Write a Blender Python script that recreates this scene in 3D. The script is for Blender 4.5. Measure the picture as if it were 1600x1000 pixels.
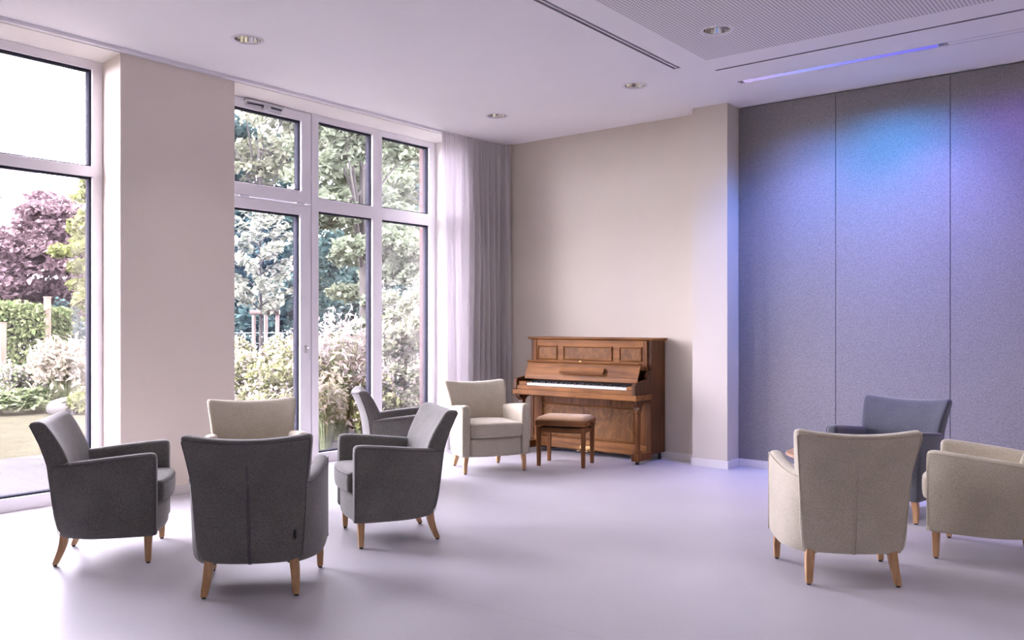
import bpy, bmesh, math, random
import numpy as np
from mathutils import Vector, Matrix

for o in list(bpy.data.objects):
    bpy.data.objects.remove(o, do_unlink=True)
scene = bpy.context.scene
COL = scene.collection
PI = math.pi
R = math.radians

# ------------------------------------------------------------------ camera
F_PX = 1342.0
YAW = math.atan2(1066, 1342)
cam_d = bpy.data.cameras.new('camera')
cam = bpy.data.objects.new('camera', cam_d)
COL.objects.link(cam)
cam.location = (0, 0, 1.4)
cam.rotation_euler = (R(90), 0, YAW)
cam_d.sensor_width = 36
cam_d.lens = F_PX / 1600 * 36
cam_d.shift_y = 8 / 1600
cam_d.clip_end = 300
scene.camera = cam

# ------------------------------------------------------------------ colour management
vs = scene.view_settings
vs.view_transform = 'Standard'
vs.look = 'None'
vs.gamma = 1
vs.use_curve_mapping = False
vs.exposure = 2.68
scene.cycles.max_bounces = 14
scene.cycles.diffuse_bounces = 9
scene.cycles.transparent_max_bounces = 16

# ------------------------------------------------------------------ sky
SKY_LOW = 6.5        # brightness near the horizon
SKY_HIGH = 2.5        # brightness overhead
world = bpy.data.worlds.new('sky')
scene.world = world
world.use_nodes = True
wn = world.node_tree
wn.nodes.clear()
w_out = wn.nodes.new('ShaderNodeOutputWorld')
w_bg = wn.nodes.new('ShaderNodeBackground')
w_tc = wn.nodes.new('ShaderNodeTexCoord')
w_sep = wn.nodes.new('ShaderNodeSeparateXYZ')
w_map = wn.nodes.new('ShaderNodeMapRange')
w_map.interpolation_type = 'SMOOTHSTEP'
w_map.inputs['From Min'].default_value = 0.22
w_map.inputs['From Max'].default_value = 0.75
w_map.inputs['To Min'].default_value = SKY_LOW
w_map.inputs['To Max'].default_value = SKY_HIGH
wn.links.new(w_tc.outputs['Generated'], w_sep.inputs[0])
wn.links.new(w_sep.outputs['Z'], w_map.inputs['Value'])
wn.links.new(w_map.outputs[0], w_bg.inputs['Strength'])
w_bg.inputs['Color'].default_value = (0.94, 0.895, 1.03, 1)
wn.links.new(w_bg.outputs[0], w_out.inputs[0])

# ------------------------------------------------------------------ sun
sun_d = bpy.data.lights.new('sun', 'SUN')
sun = bpy.data.objects.new('sun', sun_d)
COL.objects.link(sun)
sun_d.energy = 3.6
sun_d.angle = R(1.5)
sun_d.color = (1.0, 0.93, 0.86)
to_sun = Vector((0.06, -0.66, 0.75)).normalized()
sun.rotation_euler = (-to_sun).to_track_quat('-Z', 'Y').to_euler()
sun.location = (-10, -20, 25)

# ------------------------------------------------------------------ window portals (light sampling only)
XW = -6.58       # inner face of the window wall
XF = -6.95       # inner face of the window frames
H = 3.56         # ceiling height
YB = 8.06        # piano wall
def portal(y0, y1, z0, z1):
    d = bpy.data.lights.new('window_daylight', 'AREA')
    d.shape = 'RECTANGLE'
    d.size = y1 - y0
    d.size_y = z1 - z0
    d.cycles.is_portal = True
    o = bpy.data.objects.new('window_daylight', d)
    COL.objects.link(o)
    o.location = (XF - 0.28, (y0 + y1) / 2, (z0 + z1) / 2)
    o.rotation_euler = Vector((1, 0, 0)).to_track_quat('-Z', 'Z').to_euler()
portal(1.7, 3.4, 0.0, H)
portal(4.34, 7.31, 0.0, H)

# ------------------------------------------------------------------ coloured wall washers (in the recessed strip fixture)
def spot(x, y, z, tx, ty, tz, col, watts, size, blend, rad=0.03):
    d = bpy.data.lights.new('strip_and_fill_spot', 'SPOT')  # serves the strip LEDs and the added downlight fill
    d.energy = watts
    d.color = col
    d.spot_size = R(size)
    d.spot_blend = blend
    d.shadow_soft_size = rad
    o = bpy.data.objects.new('strip_and_fill_spot', d)
    COL.objects.link(o)
    o.location = (x, y, z)
    o.rotation_euler = (Vector((tx, ty, tz)) - Vector((x, y, z))).to_track_quat('-Z', 'Y').to_euler()
ZL = H - 0.014
for k, x_ in enumerate((-2.45, -2.15, -1.85)):
    spot(x_, 7.25, ZL, x_ + .06, 8.1, 2.25, (0.03, 0.33, 1.0), (9, 20, 13)[k], 96, 1.0)
for k, x_ in enumerate((-1.60, -1.2)):
    spot(x_, 7.25, ZL, x_ + .35, 8.1, 2.2, (0.24, 0.11, 1.0), 8, 98, 1.0)
spot(-2.70, 7.25, ZL, -2.95, 8.1, 2.0, (0.14, 0.25, 1.0), 18, 92, 1.0)
spot(-2.00, 7.25, ZL, -3.56, 8.02, 2.0, (0.03, 0.22, 1.0), 30, 44, 1.0)
spot(-2.8, 7.25, ZL, -2.7, 8.1, 0.4, (0.60, 0.36, 1.0), 17, 88, 1.0)
spot(-1.8, 7.25, ZL, -1.7, 8.1, 0.4, (0.60, 0.36, 1.0), 25, 90, 1.0)

# ------------------------------------------------------------------ downlights with added fill light (the first four are in view, the rest invented)
DL = [(-5.609, 3.845), (-5.633, 6.847), (-3.952, 6.759), (-2.737, 5.856), (-3.95, 3.80), (-2.45, 2.80), (-0.75, 4.60), (-0.35, 6.10), (-1.0, 1.0)]
for (x_, y_) in DL:
    spot(x_, y_, H + .012, x_, y_, 0, (1.0, 0.93, 1.0), 6, 100, 1.0, 0.05)

# =================================================================== materials
def new_mat(name):
    m = bpy.data.materials.new(name)
    m.use_nodes = True
    nt = m.node_tree
    b = nt.nodes['Principled BSDF']
    return m, nt, b
def setp(b, **k):
    for kk, v in k.items():
        b.inputs[kk.replace('_', ' ')].default_value = v
def plain(name, col, rough=0.6, metal=0.0, spec=0.5, noise=0.0, nscale=8.0, bump=0.0, bscale=200.0, coat=0.0, stretch=(1, 1, 1), sheen=0.0):
    m, nt, b = new_mat(name)
    b.inputs['Base Color'].default_value = (*col, 1)
    b.inputs['Roughness'].default_value = rough
    b.inputs['Metallic'].default_value = metal
    b.inputs['Specular IOR Level'].default_value = spec
    b.inputs['Coat Weight'].default_value = coat
    b.inputs['Sheen Weight'].default_value = sheen
    if noise or bump:
        tc = nt.nodes.new('ShaderNodeTexCoord')
        mp = nt.nodes.new('ShaderNodeMapping')
        mp.inputs['Scale'].default_value = stretch
        nt.links.new(tc.outputs['Object'], mp.inputs[0])
    if noise:
        n = nt.nodes.new('ShaderNodeTexNoise')
        n.inputs['Scale'].default_value = nscale
        n.inputs['Detail'].default_value = 5
        nt.links.new(mp.outputs[0], n.inputs[0])
        mr = nt.nodes.new('ShaderNodeMapRange')
        mr.inputs['From Min'].default_value = 0.3
        mr.inputs['From Max'].default_value = 0.7
        mr.inputs['To Min'].default_value = 1 - noise
        mr.inputs['To Max'].default_value = 1 + noise
        nt.links.new(n.outputs[0], mr.inputs[0])
        mx = nt.nodes.new('ShaderNodeVectorMath')
        mx.operation = 'SCALE'
        mx.inputs[0].default_value = col
        nt.links.new(mr.outputs[0], mx.inputs['Scale'])
        nt.links.new(mx.outputs[0], b.inputs['Base Color'])
    if bump:
        n2 = nt.nodes.new('ShaderNodeTexNoise')
        n2.inputs['Scale'].default_value = bscale
        n2.inputs['Detail'].default_value = 3
        nt.links.new(mp.outputs[0], n2.inputs[0])
        bp = nt.nodes.new('ShaderNodeBump')
        bp.inputs['Strength'].default_value = bump
        bp.inputs['Distance'].default_value = 0.002
        nt.links.new(n2.outputs[0], bp.inputs['Height'])
        nt.links.new(bp.outputs[0], b.inputs['Normal'])
    return m

def fabric(name, c1, c2, scale=420.0):
    m, nt, b = new_mat(name)
    tc = nt.nodes.new('ShaderNodeTexCoord')
    n = nt.nodes.new('ShaderNodeTexNoise'); n.inputs['Scale'].default_value = scale; n.inputs['Detail'].default_value = 2
    n3 = nt.nodes.new('ShaderNodeTexNoise'); n3.inputs['Scale'].default_value = 5.0; n3.inputs['Detail'].default_value = 3
    mp = nt.nodes.new('ShaderNodeMapping'); mp.inputs['Scale'].default_value = (1, 1, 0.45)
    nt.links.new(tc.outputs['Object'], mp.inputs[0])
    nt.links.new(mp.outputs[0], n.inputs[0])
    nt.links.new(tc.outputs['Object'], n3.inputs[0])
    add = nt.nodes.new('ShaderNodeMath'); add.operation = 'MULTIPLY_ADD'
    add.inputs[1].default_value = 0.25
    nt.links.new(n3.outputs[0], add.inputs[0]); nt.links.new(n.outputs[0], add.inputs[2])
    cr = nt.nodes.new('ShaderNodeValToRGB')
    cr.color_ramp.elements[0].position = 0.42; cr.color_ramp.elements[0].color = (*c1, 1)
    cr.color_ramp.elements[1].position = 0.82; cr.color_ramp.elements[1].color = (*c2, 1)
    nt.links.new(add.outputs[0], cr.inputs[0])
    nt.links.new(cr.outputs[0], b.inputs['Base Color'])
    b.inputs['Roughness'].default_value = 0.9
    b.inputs['Specular IOR Level'].default_value = 0.15
    b.inputs['Sheen Weight'].default_value = 0.35
    b.inputs['Sheen Roughness'].default_value = 0.5
    bp = nt.nodes.new('ShaderNodeBump'); bp.inputs['Strength'].default_value = 0.35; bp.inputs['Distance'].default_value = 0.0015
    nt.links.new(n.outputs[0], bp.inputs['Height'])
    bp2 = nt.nodes.new('ShaderNodeBump'); bp2.inputs['Strength'].default_value = 0.25; bp2.inputs['Distance'].default_value = 0.02
    nt.links.new(n3.outputs[0], bp2.inputs['Height']); nt.links.new(bp.outputs[0], bp2.inputs['Normal'])
    nt.links.new(bp2.outputs[0], b.inputs['Normal'])
    return m

def wood(name, c1, c2, axis='X', scale=1.0, rough=0.5, coat=0.03, figure=0.0):
    m, nt, b = new_mat(name)
    tc = nt.nodes.new('ShaderNodeTexCoord')
    mp = nt.nodes.new('ShaderNodeMapping')
    s = [26 * scale, 26 * scale, 26 * scale]
    s['XYZ'.index(axis)] = 1.6 * scale
    if figure: s = [9 * scale, 9 * scale, 6 * scale]
    mp.inputs['Scale'].default_value = s
    nt.links.new(tc.outputs['Object'], mp.inputs[0])
    n = nt.nodes.new('ShaderNodeTexNoise'); n.inputs['Scale'].default_value = 1.0; n.inputs['Detail'].default_value = 7
    n.inputs['Distortion'].default_value = 0.4 + figure * 1.6
    nt.links.new(mp.outputs[0], n.inputs[0])
    n2 = nt.nodes.new('ShaderNodeTexNoise'); n2.inputs['Scale'].default_value = 3.0; n2.inputs['Detail'].default_value = 2
    nt.links.new(tc.outputs['Object'], n2.inputs[0])
    ad = nt.nodes.new('ShaderNodeMath'); ad.operation = 'MULTIPLY_ADD'; ad.inputs[1].default_value = 0.5
    nt.links.new(n2.outputs[0], ad.inputs[0]); nt.links.new(n.outputs[0], ad.inputs[2])
    cr = nt.nodes.new('ShaderNodeValToRGB')
    cr.color_ramp.elements[0].position = 0.52; cr.color_ramp.elements[0].color = (*c1, 1)
    cr.color_ramp.elements[1].position = 0.98; cr.color_ramp.elements[1].color = (*c2, 1)
    nt.links.new(ad.outputs[0], cr.inputs[0])
    nt.links.new(cr.outputs[0], b.inputs['Base Color'])
    b.inputs['Roughness'].default_value = rough
    b.inputs['Coat Weight'].default_value = coat
    b.inputs['Coat Roughness'].default_value = 0.25
    b.inputs['Specular IOR Level'].default_value = 0.22
    return m

M = {}
M['wall'] = plain('cream_wall_paint', (0.60, 0.55, 0.465), 0.75, noise=0.012, nscale=3, bump=0.05, bscale=350)
M['pier'] = plain('beige_wall_paint', (0.76, 0.69, 0.61), 0.75, noise=0.012, nscale=3, bump=0.05, bscale=350)
M['reveal'] = plain('white_reveal_paint', (0.80, 0.77, 0.74), 0.7, noise=0.01, nscale=4)
M['ceiling'] = plain('ceiling_paint', (0.88, 0.865, 0.88), 0.85, noise=0.01, nscale=2)
M['dark_wall'] = plain('plain_wall_paint', (0.74, 0.70, 0.63), 0.75, noise=0.03, nscale=3)
M['base'] = plain('baseboard_paint', (0.72, 0.70, 0.68), 0.45, noise=0.01, nscale=5)
M['frame'] = plain('white_window_lacquer', (0.80, 0.785, 0.82), 0.32, noise=0.01, nscale=6)
M['gasket_shade'] = plain('window_gasket_shade', (0.030, 0.031, 0.042), 0.7, spec=0.0, noise=0.05)  # black seal, its dark tone also painting shade on the outer glass rebate
M['steel'] = plain('brushed_steel', (0.62, 0.62, 0.64), 0.3, metal=1.0, noise=0.05, nscale=60)
M['chrome'] = plain('mirror_reflector', (0.85, 0.84, 0.80), 0.08, metal=1.0, noise=0.02)
M['rimwhite'] = plain('downlight_rim', (0.78, 0.76, 0.80), 0.4, noise=0.01)
M['slot'] = plain('slot_profile', (0.34, 0.34, 0.36), 0.5, metal=0.0, noise=0.05)
M['grey_fabric'] = fabric('grey_wool_fabric', (0.066, 0.064, 0.057), (0.245, 0.238, 0.220))
M['slate_fabric'] = fabric('slate_wool_fabric', (0.05, 0.056, 0.066), (0.13, 0.14, 0.16))
M['cream_fabric'] = fabric('cream_wool_fabric', (0.32, 0.285, 0.205), (0.62, 0.57, 0.455))
M['grey_pipe'] = plain('grey_piping', (0.10, 0.09, 0.10), 0.9, noise=0.1, nscale=80)
M['slate_pipe'] = plain('slate_piping', (0.07, 0.07, 0.09), 0.9, noise=0.1, nscale=80)
M['cream_pipe'] = plain('cream_piping', (0.42, 0.35, 0.28), 0.9, noise=0.1, nscale=80)
M['leg'] = wood('beech_leg', (0.40, 0.22, 0.10), (0.62, 0.38, 0.20), 'Z', 1.3, 0.4, 0.1)
M['glide'] = plain('dark_glide', (0.03, 0.03, 0.03), 0.5, noise=0.05)
M['tag'] = plain('black_label', (0.02, 0.02, 0.025), 0.7, noise=0.1, nscale=200)
M['oak'] = wood('oak_table', (0.45, 0.26, 0.15), (0.66, 0.43, 0.27), 'X', 0.8, 0.4, 0.15)
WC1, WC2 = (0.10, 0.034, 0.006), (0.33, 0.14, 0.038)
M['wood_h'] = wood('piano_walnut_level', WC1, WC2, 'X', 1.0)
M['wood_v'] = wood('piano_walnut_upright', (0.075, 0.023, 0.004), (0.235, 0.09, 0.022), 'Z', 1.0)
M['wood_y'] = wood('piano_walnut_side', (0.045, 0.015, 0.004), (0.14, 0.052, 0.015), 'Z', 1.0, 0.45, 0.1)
M['burl'] = wood('piano_burl_veneer', (0.085, 0.032, 0.007), (0.27, 0.12, 0.036), 'X', 1.0, figure=1.0)
M['bench_wood'] = wood('bench_walnut', (0.12, 0.045, 0.013), (0.29, 0.125, 0.045), 'Z', 1.2)
M['bench_pad'] = fabric('bench_velour', (0.34, 0.20, 0.10), (0.55, 0.36, 0.21))
M['brass'] = plain('brass', (0.38, 0.25, 0.11), 0.45, metal=1.0, noise=0.05)
M['ivory'] = plain('ivory_key', (0.80, 0.77, 0.74), 0.25, noise=0.01, coat=0.3)
M['ebony'] = plain('ebony_key', (0.015, 0.013, 0.012), 0.3, noise=0.05)
M['recess_shade'] = plain('piano_recess_shade', (0.03, 0.02, 0.015), 0.8, noise=0.1)  # dark colour standing in for shade in the piano's recesses

def make_floor():
    m, nt, b = new_mat('grey_linoleum')
    tc = nt.nodes.new('ShaderNodeTexCoord')
    n = nt.nodes.new('ShaderNodeTexNoise'); n.inputs['Scale'].default_value = 1.2; n.inputs['Detail'].default_value = 6
    n2 = nt.nodes.new('ShaderNodeTexNoise'); n2.inputs['Scale'].default_value = 45; n2.inputs['Detail'].default_value = 3
    nt.links.new(tc.outputs['Object'], n.inputs[0]); nt.links.new(tc.outputs['Object'], n2.inputs[0])
    ad = nt.nodes.new('ShaderNodeMath'); ad.operation = 'MULTIPLY_ADD'; ad.inputs[1].default_value = 0.4
    nt.links.new(n2.outputs[0], ad.inputs[0]); nt.links.new(n.outputs[0], ad.inputs[2])
    cr = nt.nodes.new('ShaderNodeValToRGB')
    cr.color_ramp.elements[0].position = 0.4; cr.color_ramp.elements[0].color = (0.47, 0.46, 0.50, 1)
    cr.color_ramp.elements[1].position = 1.0; cr.color_ramp.elements[1].color = (0.53, 0.52, 0.56, 1)
    nt.links.new(ad.outputs[0], cr.inputs[0])
    # a faint welded seam every 2 m
    sep = nt.nodes.new('ShaderNodeSeparateXYZ'); nt.links.new(tc.outputs['Object'], sep.inputs[0])
    mo = nt.nodes.new('ShaderNodeMath'); mo.operation = 'PINGPONG'; mo.inputs[1].default_value = 1.0
    sh = nt.nodes.new('ShaderNodeMath'); sh.operation = 'ADD'; sh.inputs[1].default_value = 30.75
    nt.links.new(sep.outputs['Y'], sh.inputs[0]); nt.links.new(sh.outputs[0], mo.inputs[0])
    lt = nt.nodes.new('ShaderNodeMath'); lt.operation = 'LESS_THAN'; lt.inputs[1].default_value = 0.0025
    nt.links.new(mo.outputs[0], lt.inputs[0])
    mx = nt.nodes.new('ShaderNodeMixRGB'); mx.inputs[2].default_value = (0.42, 0.41, 0.43, 1)
    nt.links.new(lt.outputs[0], mx.inputs[0]); nt.links.new(cr.outputs[0], mx.inputs[1])
    nt.links.new(mx.outputs[0], b.inputs['Base Color'])
    b.inputs['Roughness'].default_value = 0.42
    b.inputs['Specular IOR Level'].default_value = 0.38
    bp = nt.nodes.new('ShaderNodeBump'); bp.inputs['Strength'].default_value = 0.04; bp.inputs['Distance'].default_value = 0.01
    nt.links.new(n.outputs[0], bp.inputs['Height']); nt.links.new(bp.outputs[0], b.inputs['Normal'])
    return m
M['floor'] = make_floor()

def make_perf():
    m, nt, b = new_mat('perforated_board')
    tc = nt.nodes.new('ShaderNodeTexCoord')
    sep = nt.nodes.new('ShaderNodeSeparateXYZ'); nt.links.new(tc.outputs['Object'], sep.inputs[0])
    ds = []
    for ax in 'XY':
        pp = nt.nodes.new('ShaderNodeMath'); pp.operation = 'PINGPONG'; pp.inputs[1].default_value = 0.0125
        nt.links.new(sep.outputs[ax], pp.inputs[0])
        p2 = nt.nodes.new('ShaderNodeMath'); p2.operation = 'POWER'; p2.inputs[1].default_value = 2
        nt.links.new(pp.outputs[0], p2.inputs[0]); ds.append(p2)
    ad = nt.nodes.new('ShaderNodeMath'); ad.operation = 'ADD'
    nt.links.new(ds[0].outputs[0], ad.inputs[0]); nt.links.new(ds[1].outputs[0], ad.inputs[1])
    lt = nt.nodes.new('ShaderNodeMath'); lt.operation = 'LESS_THAN'; lt.inputs[1].default_value = 0.0062 ** 2
    nt.links.new(ad.outputs[0], lt.inputs[0])
    mx = nt.nodes.new('ShaderNodeMixRGB')
    mx.inputs[1].default_value = (0.80, 0.785, 0.80, 1); mx.inputs[2].default_value = (0.16, 0.14, 0.15, 1)
    nt.links.new(lt.outputs[0], mx.inputs[0]); nt.links.new(mx.outputs[0], b.inputs['Base Color'])
    b.inputs['Roughness'].default_value = 0.85
    return m
M['perf'] = make_perf()

def make_acoustic():
    m, nt, b = new_mat('woven_acoustic_textile')
    tc = nt.nodes.new('ShaderNodeTexCoord')
    mp = nt.nodes.new('ShaderNodeMapping'); mp.inputs['Scale'].default_value = (1, 1, 0.5)
    nt.links.new(tc.outputs['Object'], mp.inputs[0])
    n = nt.nodes.new('ShaderNodeTexNoise'); n.inputs['Scale'].default_value = 160; n.inputs['Detail'].default_value = 4
    nt.links.new(mp.outputs[0], n.inputs[0])
    cr = nt.nodes.new('ShaderNodeValToRGB')
    cr.color_ramp.elements[0].position = 0.35; cr.color_ramp.elements[0].color = (0.195, 0.185, 0.185, 1)
    cr.color_ramp.elements[1].position = 0.65; cr.color_ramp.elements[1].color = (0.29, 0.275, 0.27, 1)
    nt.links.new(n.outputs[0], cr.inputs[0]); nt.links.new(cr.outputs[0], b.inputs['Base Color'])
    b.inputs['Roughness'].default_value = 0.9; b.inputs['Specular IOR Level'].default_value = 0.2
    bp = nt.nodes.new('ShaderNodeBump'); bp.inputs['Strength'].default_value = 0.4; bp.inputs['Distance'].default_value = 0.003
    nt.links.new(n.outputs[0], bp.inputs['Height']); nt.links.new(bp.outputs[0], b.inputs['Normal'])
    return m
M['acoustic'] = make_acoustic()

def make_glass():
    m = bpy.data.materials.new('window_glass'); m.use_nodes = True
    nt = m.node_tree; nt.nodes.clear()
    out = nt.nodes.new('ShaderNodeOutputMaterial')
    tr = nt.nodes.new('ShaderNodeBsdfTransparent'); tr.inputs[0].default_value = (0.96, 0.95, 0.965, 1)
    gl = nt.nodes.new('ShaderNodeBsdfGlossy'); gl.inputs['Roughness'].default_value = 0.01; gl.inputs[0].default_value = (1, 1, 1, 1)
    fr = nt.nodes.new('ShaderNodeLayerWeight'); fr.inputs['Blend'].default_value = 0.5
    pw = nt.nodes.new('ShaderNodeMath'); pw.operation = 'POWER'; pw.inputs[1].default_value = 5.0
    nt.links.new(fr.outputs['Facing'], pw.inputs[0])
    mu = nt.nodes.new('ShaderNodeMath'); mu.operation = 'MULTIPLY_ADD'; mu.inputs[1].default_value = 0.9; mu.inputs[2].default_value = 0.06; mu.use_clamp = True
    nt.links.new(pw.outputs[0], mu.inputs[0])
    mx = nt.nodes.new('ShaderNodeMixShader')
    nt.links.new(mu.outputs[0], mx.inputs[0]); nt.links.new(tr.outputs[0], mx.inputs[1]); nt.links.new(gl.outputs[0], mx.inputs[2])
    nt.links.new(mx.outputs[0], out.inputs[0])
    return m
M['glass'] = make_glass()

def make_curtain():
    m = bpy.data.materials.new('sheer_curtain'); m.use_nodes = True
    nt = m.node_tree; nt.nodes.clear()
    out = nt.nodes.new('ShaderNodeOutputMaterial')
    tr = nt.nodes.new('ShaderNodeBsdfTransparent'); tr.inputs[0].default_value = (0.95, 0.9, 0.97, 1)
    df = nt.nodes.new('ShaderNodeBsdfDiffuse'); df.inputs[0].default_value = (0.80, 0.79, 0.77, 1)
    tl = nt.nodes.new('ShaderNodeBsdfTranslucent'); tl.inputs[0].default_value = (0.44, 0.405, 0.45, 1)
    tc = nt.nodes.new('ShaderNodeTexCoord')
    wv = nt.nodes.new('ShaderNodeTexNoise'); wv.inputs['Scale'].default_value = 60
    nt.links.new(tc.outputs['Object'], wv.inputs[0])
    mr = nt.nodes.new('ShaderNodeMapRange'); mr.inputs['To Min'].default_value = 0.06; mr.inputs['To Max'].default_value = 0.14
    nt.links.new(wv.outputs[0], mr.inputs[0])
    m1 = nt.nodes.new('ShaderNodeMixShader'); m1.inputs[0].default_value = 0.45
    nt.links.new(df.outputs[0], m1.inputs[1]); nt.links.new(tl.outputs[0], m1.inputs[2])
    m2 = nt.nodes.new('ShaderNodeMixShader')
    nt.links.new(mr.outputs[0], m2.inputs[0]); nt.links.new(m1.outputs[0], m2.inputs[1]); nt.links.new(tr.outputs[0], m2.inputs[2])
    nt.links.new(m2.outputs[0], out.inputs[0])
    return m
M['curtain'] = make_curtain()

def make_brick():
    m, nt, b = new_mat('pink_brick')
    tc = nt.nodes.new('ShaderNodeTexCoord')
    mp = nt.nodes.new('ShaderNodeMapping'); mp.inputs['Rotation'].default_value = (R(90), 0, 0)
    cb = nt.nodes.new('ShaderNodeCombineXYZ'); sep = nt.nodes.new('ShaderNodeSeparateXYZ')
    nt.links.new(tc.outputs['Object'], sep.inputs[0])
    ad = nt.nodes.new('ShaderNodeMath'); ad.operation = 'ADD'
    nt.links.new(sep.outputs['X'], ad.inputs[0]); nt.links.new(sep.outputs['Y'], ad.inputs[1])
    nt.links.new(ad.outputs[0], cb.inputs[0]); nt.links.new(sep.outputs['Z'], cb.inputs[1])
    br = nt.nodes.new('ShaderNodeTexBrick')
    br.inputs['Color1'].default_value = (0.085, 0.050, 0.050, 1); br.inputs['Color2'].default_value = (0.105, 0.066, 0.064, 1)
    br.inputs['Mortar'].default_value = (0.11, 0.09, 0.088, 1)
    br.inputs['Scale'].default_value = 1.0; br.inputs['Brick Width'].default_value = 0.24; br.inputs['Row Height'].default_value = 0.075
    br.inputs['Mortar Size'].default_value = 0.008
    nt.links.new(cb.outputs[0], br.inputs[0]); nt.links.new(br.outputs[0], b.inputs['Base Color'])
    b.inputs['Roughness'].default_value = 0.85; b.inputs['Specular IOR Level'].default_value = 0.0
    return m
M['brick'] = make_brick()

LEAF = 0.34
def leafmat(name, c1, c2, trans=0.35):
    c1 = tuple(v * LEAF for v in c1); c2 = tuple(v * LEAF for v in c2)
    m = bpy.data.materials.new(name); m.use_nodes = True
    nt = m.node_tree; nt.nodes.clear()
    out = nt.nodes.new('ShaderNodeOutputMaterial')
    tc = nt.nodes.new('ShaderNodeTexCoord')
    n = nt.nodes.new('ShaderNodeTexNoise'); n.inputs['Scale'].default_value = 9; n.inputs['Detail'].default_value = 3
    nt.links.new(tc.outputs['Object'], n.inputs[0])
    cr = nt.nodes.new('ShaderNodeValToRGB')
    cr.color_ramp.elements[0].position = 0.38; cr.color_ramp.elements[0].color = (*c1, 1)
    cr.color_ramp.elements[1].position = 0.62; cr.color_ramp.elements[1].color = (*c2, 1)
    nt.links.new(n.outputs[0], cr.inputs[0])
    df = nt.nodes.new('ShaderNodeBsdfDiffuse'); tl = nt.nodes.new('ShaderNodeBsdfTranslucent')
    nt.links.new(cr.outputs[0], df.inputs[0]); nt.links.new(cr.outputs[0], tl.inputs[0])
    mx = nt.nodes.new('ShaderNodeMixShader'); mx.inputs[0].default_value = trans
    nt.links.new(df.outputs[0], mx.inputs[1]); nt.links.new(tl.outputs[0], mx.inputs[2])
    nt.links.new(mx.outputs[0], out.inputs[0])
    return m
M['leaf_purple'] = leafmat('copper_leaves', (0.25, 0.17, 0.19), (0.62, 0.45, 0.49))
M['leaf_lime'] = leafmat('lime_leaves', (0.24, 0.30, 0.08), (0.52, 0.56, 0.26))
M['leaf_mid'] = leafmat('mid_green_leaves', (0.24, 0.31, 0.20), (0.54, 0.61, 0.44))
M['leaf_dark'] = leafmat('dark_green_leaves', (0.065, 0.145, 0.145), (0.19, 0.29, 0.28))
M['leaf_pale'] = leafmat('pale_leaves', (0.38, 0.44, 0.28), (0.70, 0.72, 0.56))
M['leaf_young'] = leafmat('young_tree_leaves', (0.40, 0.46, 0.34), (0.90, 0.92, 0.78))
M['leaf_hedge'] = leafmat('hedge_leaves', (0.16, 0.23, 0.09), (0.44, 0.50, 0.26))
M['leaf_pinkish'] = leafmat('pale_pink_flowers', (0.80, 0.70, 0.68), (0.98, 0.90, 0.87))
M['leaf_hosta'] = leafmat('hosta_leaves', (0.28, 0.38, 0.17), (0.62, 0.68, 0.44))
M['leaf_grass'] = leafmat('grass_blades', (0.40, 0.50, 0.24), (0.75, 0.82, 0.50))
M['leaf_straw'] = leafmat('straw_plumes', (0.60, 0.54, 0.38), (0.80, 0.72, 0.62))
M['leaf_meadow'] = leafmat('meadow_leaves', (0.38, 0.44, 0.18), (0.80, 0.78, 0.50))
M['bark'] = plain('tree_bark', (0.030, 0.027, 0.025), 0.9, noise=0.25, nscale=12, bump=0.6, bscale=30, stretch=(1, 1, 0.3))
M['stake'] = plain('debarked_stake_wood', (0.17, 0.13, 0.115), 0.8, noise=0.08, nscale=10)
M['fencewood'] = plain('fence_post_wood', (0.12, 0.085, 0.06), 0.8, noise=0.1, nscale=14, stretch=(1, 1, 0.2))
M['lawn'] = plain('lawn', (0.044, 0.043, 0.030), 0.95, spec=0.0, noise=0.22, nscale=5, bump=0.8, bscale=60)
M['soil'] = plain('bark_mulch', (0.06, 0.042, 0.036), 0.95, spec=0.0, noise=0.5, nscale=40, bump=1.0, bscale=50)
M['rock'] = plain('boulder_stone', (0.05, 0.046, 0.048), 0.9, noise=0.2, nscale=5, bump=0.6, bscale=15)
M['path'] = plain('pink_gravel', (0.11, 0.085, 0.085), 0.95, spec=0.0, noise=0.12, nscale=40)
M['roof'] = plain('clay_roof', (0.115, 0.085, 0.095), 0.85, noise=0.15, nscale=6)
M['render'] = plain('house_render', (0.3, 0.28, 0.26), 0.85, noise=0.05, nscale=3)
M['wire'] = plain('fence_wire', (0.25, 0.30, 0.30), 0.5, metal=0.5, noise=0.05)
M['chip'] = plain('bark_chips', (0.10, 0.065, 0.052), 0.95, noise=0.5, nscale=3)

def make_paving():
    m, nt, b = new_mat('patio_pavers')
    tc = nt.nodes.new('ShaderNodeTexCoord')
    br = nt.nodes.new('ShaderNodeTexBrick')
    br.inputs['Color1'].default_value = (0.040, 0.039, 0.040, 1); br.inputs['Color2'].default_value = (0.046, 0.045, 0.046, 1)
    br.inputs['Mortar'].default_value = (0.028, 0.027, 0.028, 1)
    br.inputs['Scale'].default_value = 1.0; br.inputs['Brick Width'].default_value = 0.4; br.inputs['Row Height'].default_value = 0.2
    br.inputs['Mortar Size'].default_value = 0.006
    nt.links.new(tc.outputs['Object'], br.inputs[0]); nt.links.new(br.outputs[0], b.inputs['Base Color'])
    b.inputs['Roughness'].default_value = 0.8; b.inputs['Specular IOR Level'].default_value = 0.05
    return m
M['paving'] = make_paving()

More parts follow.
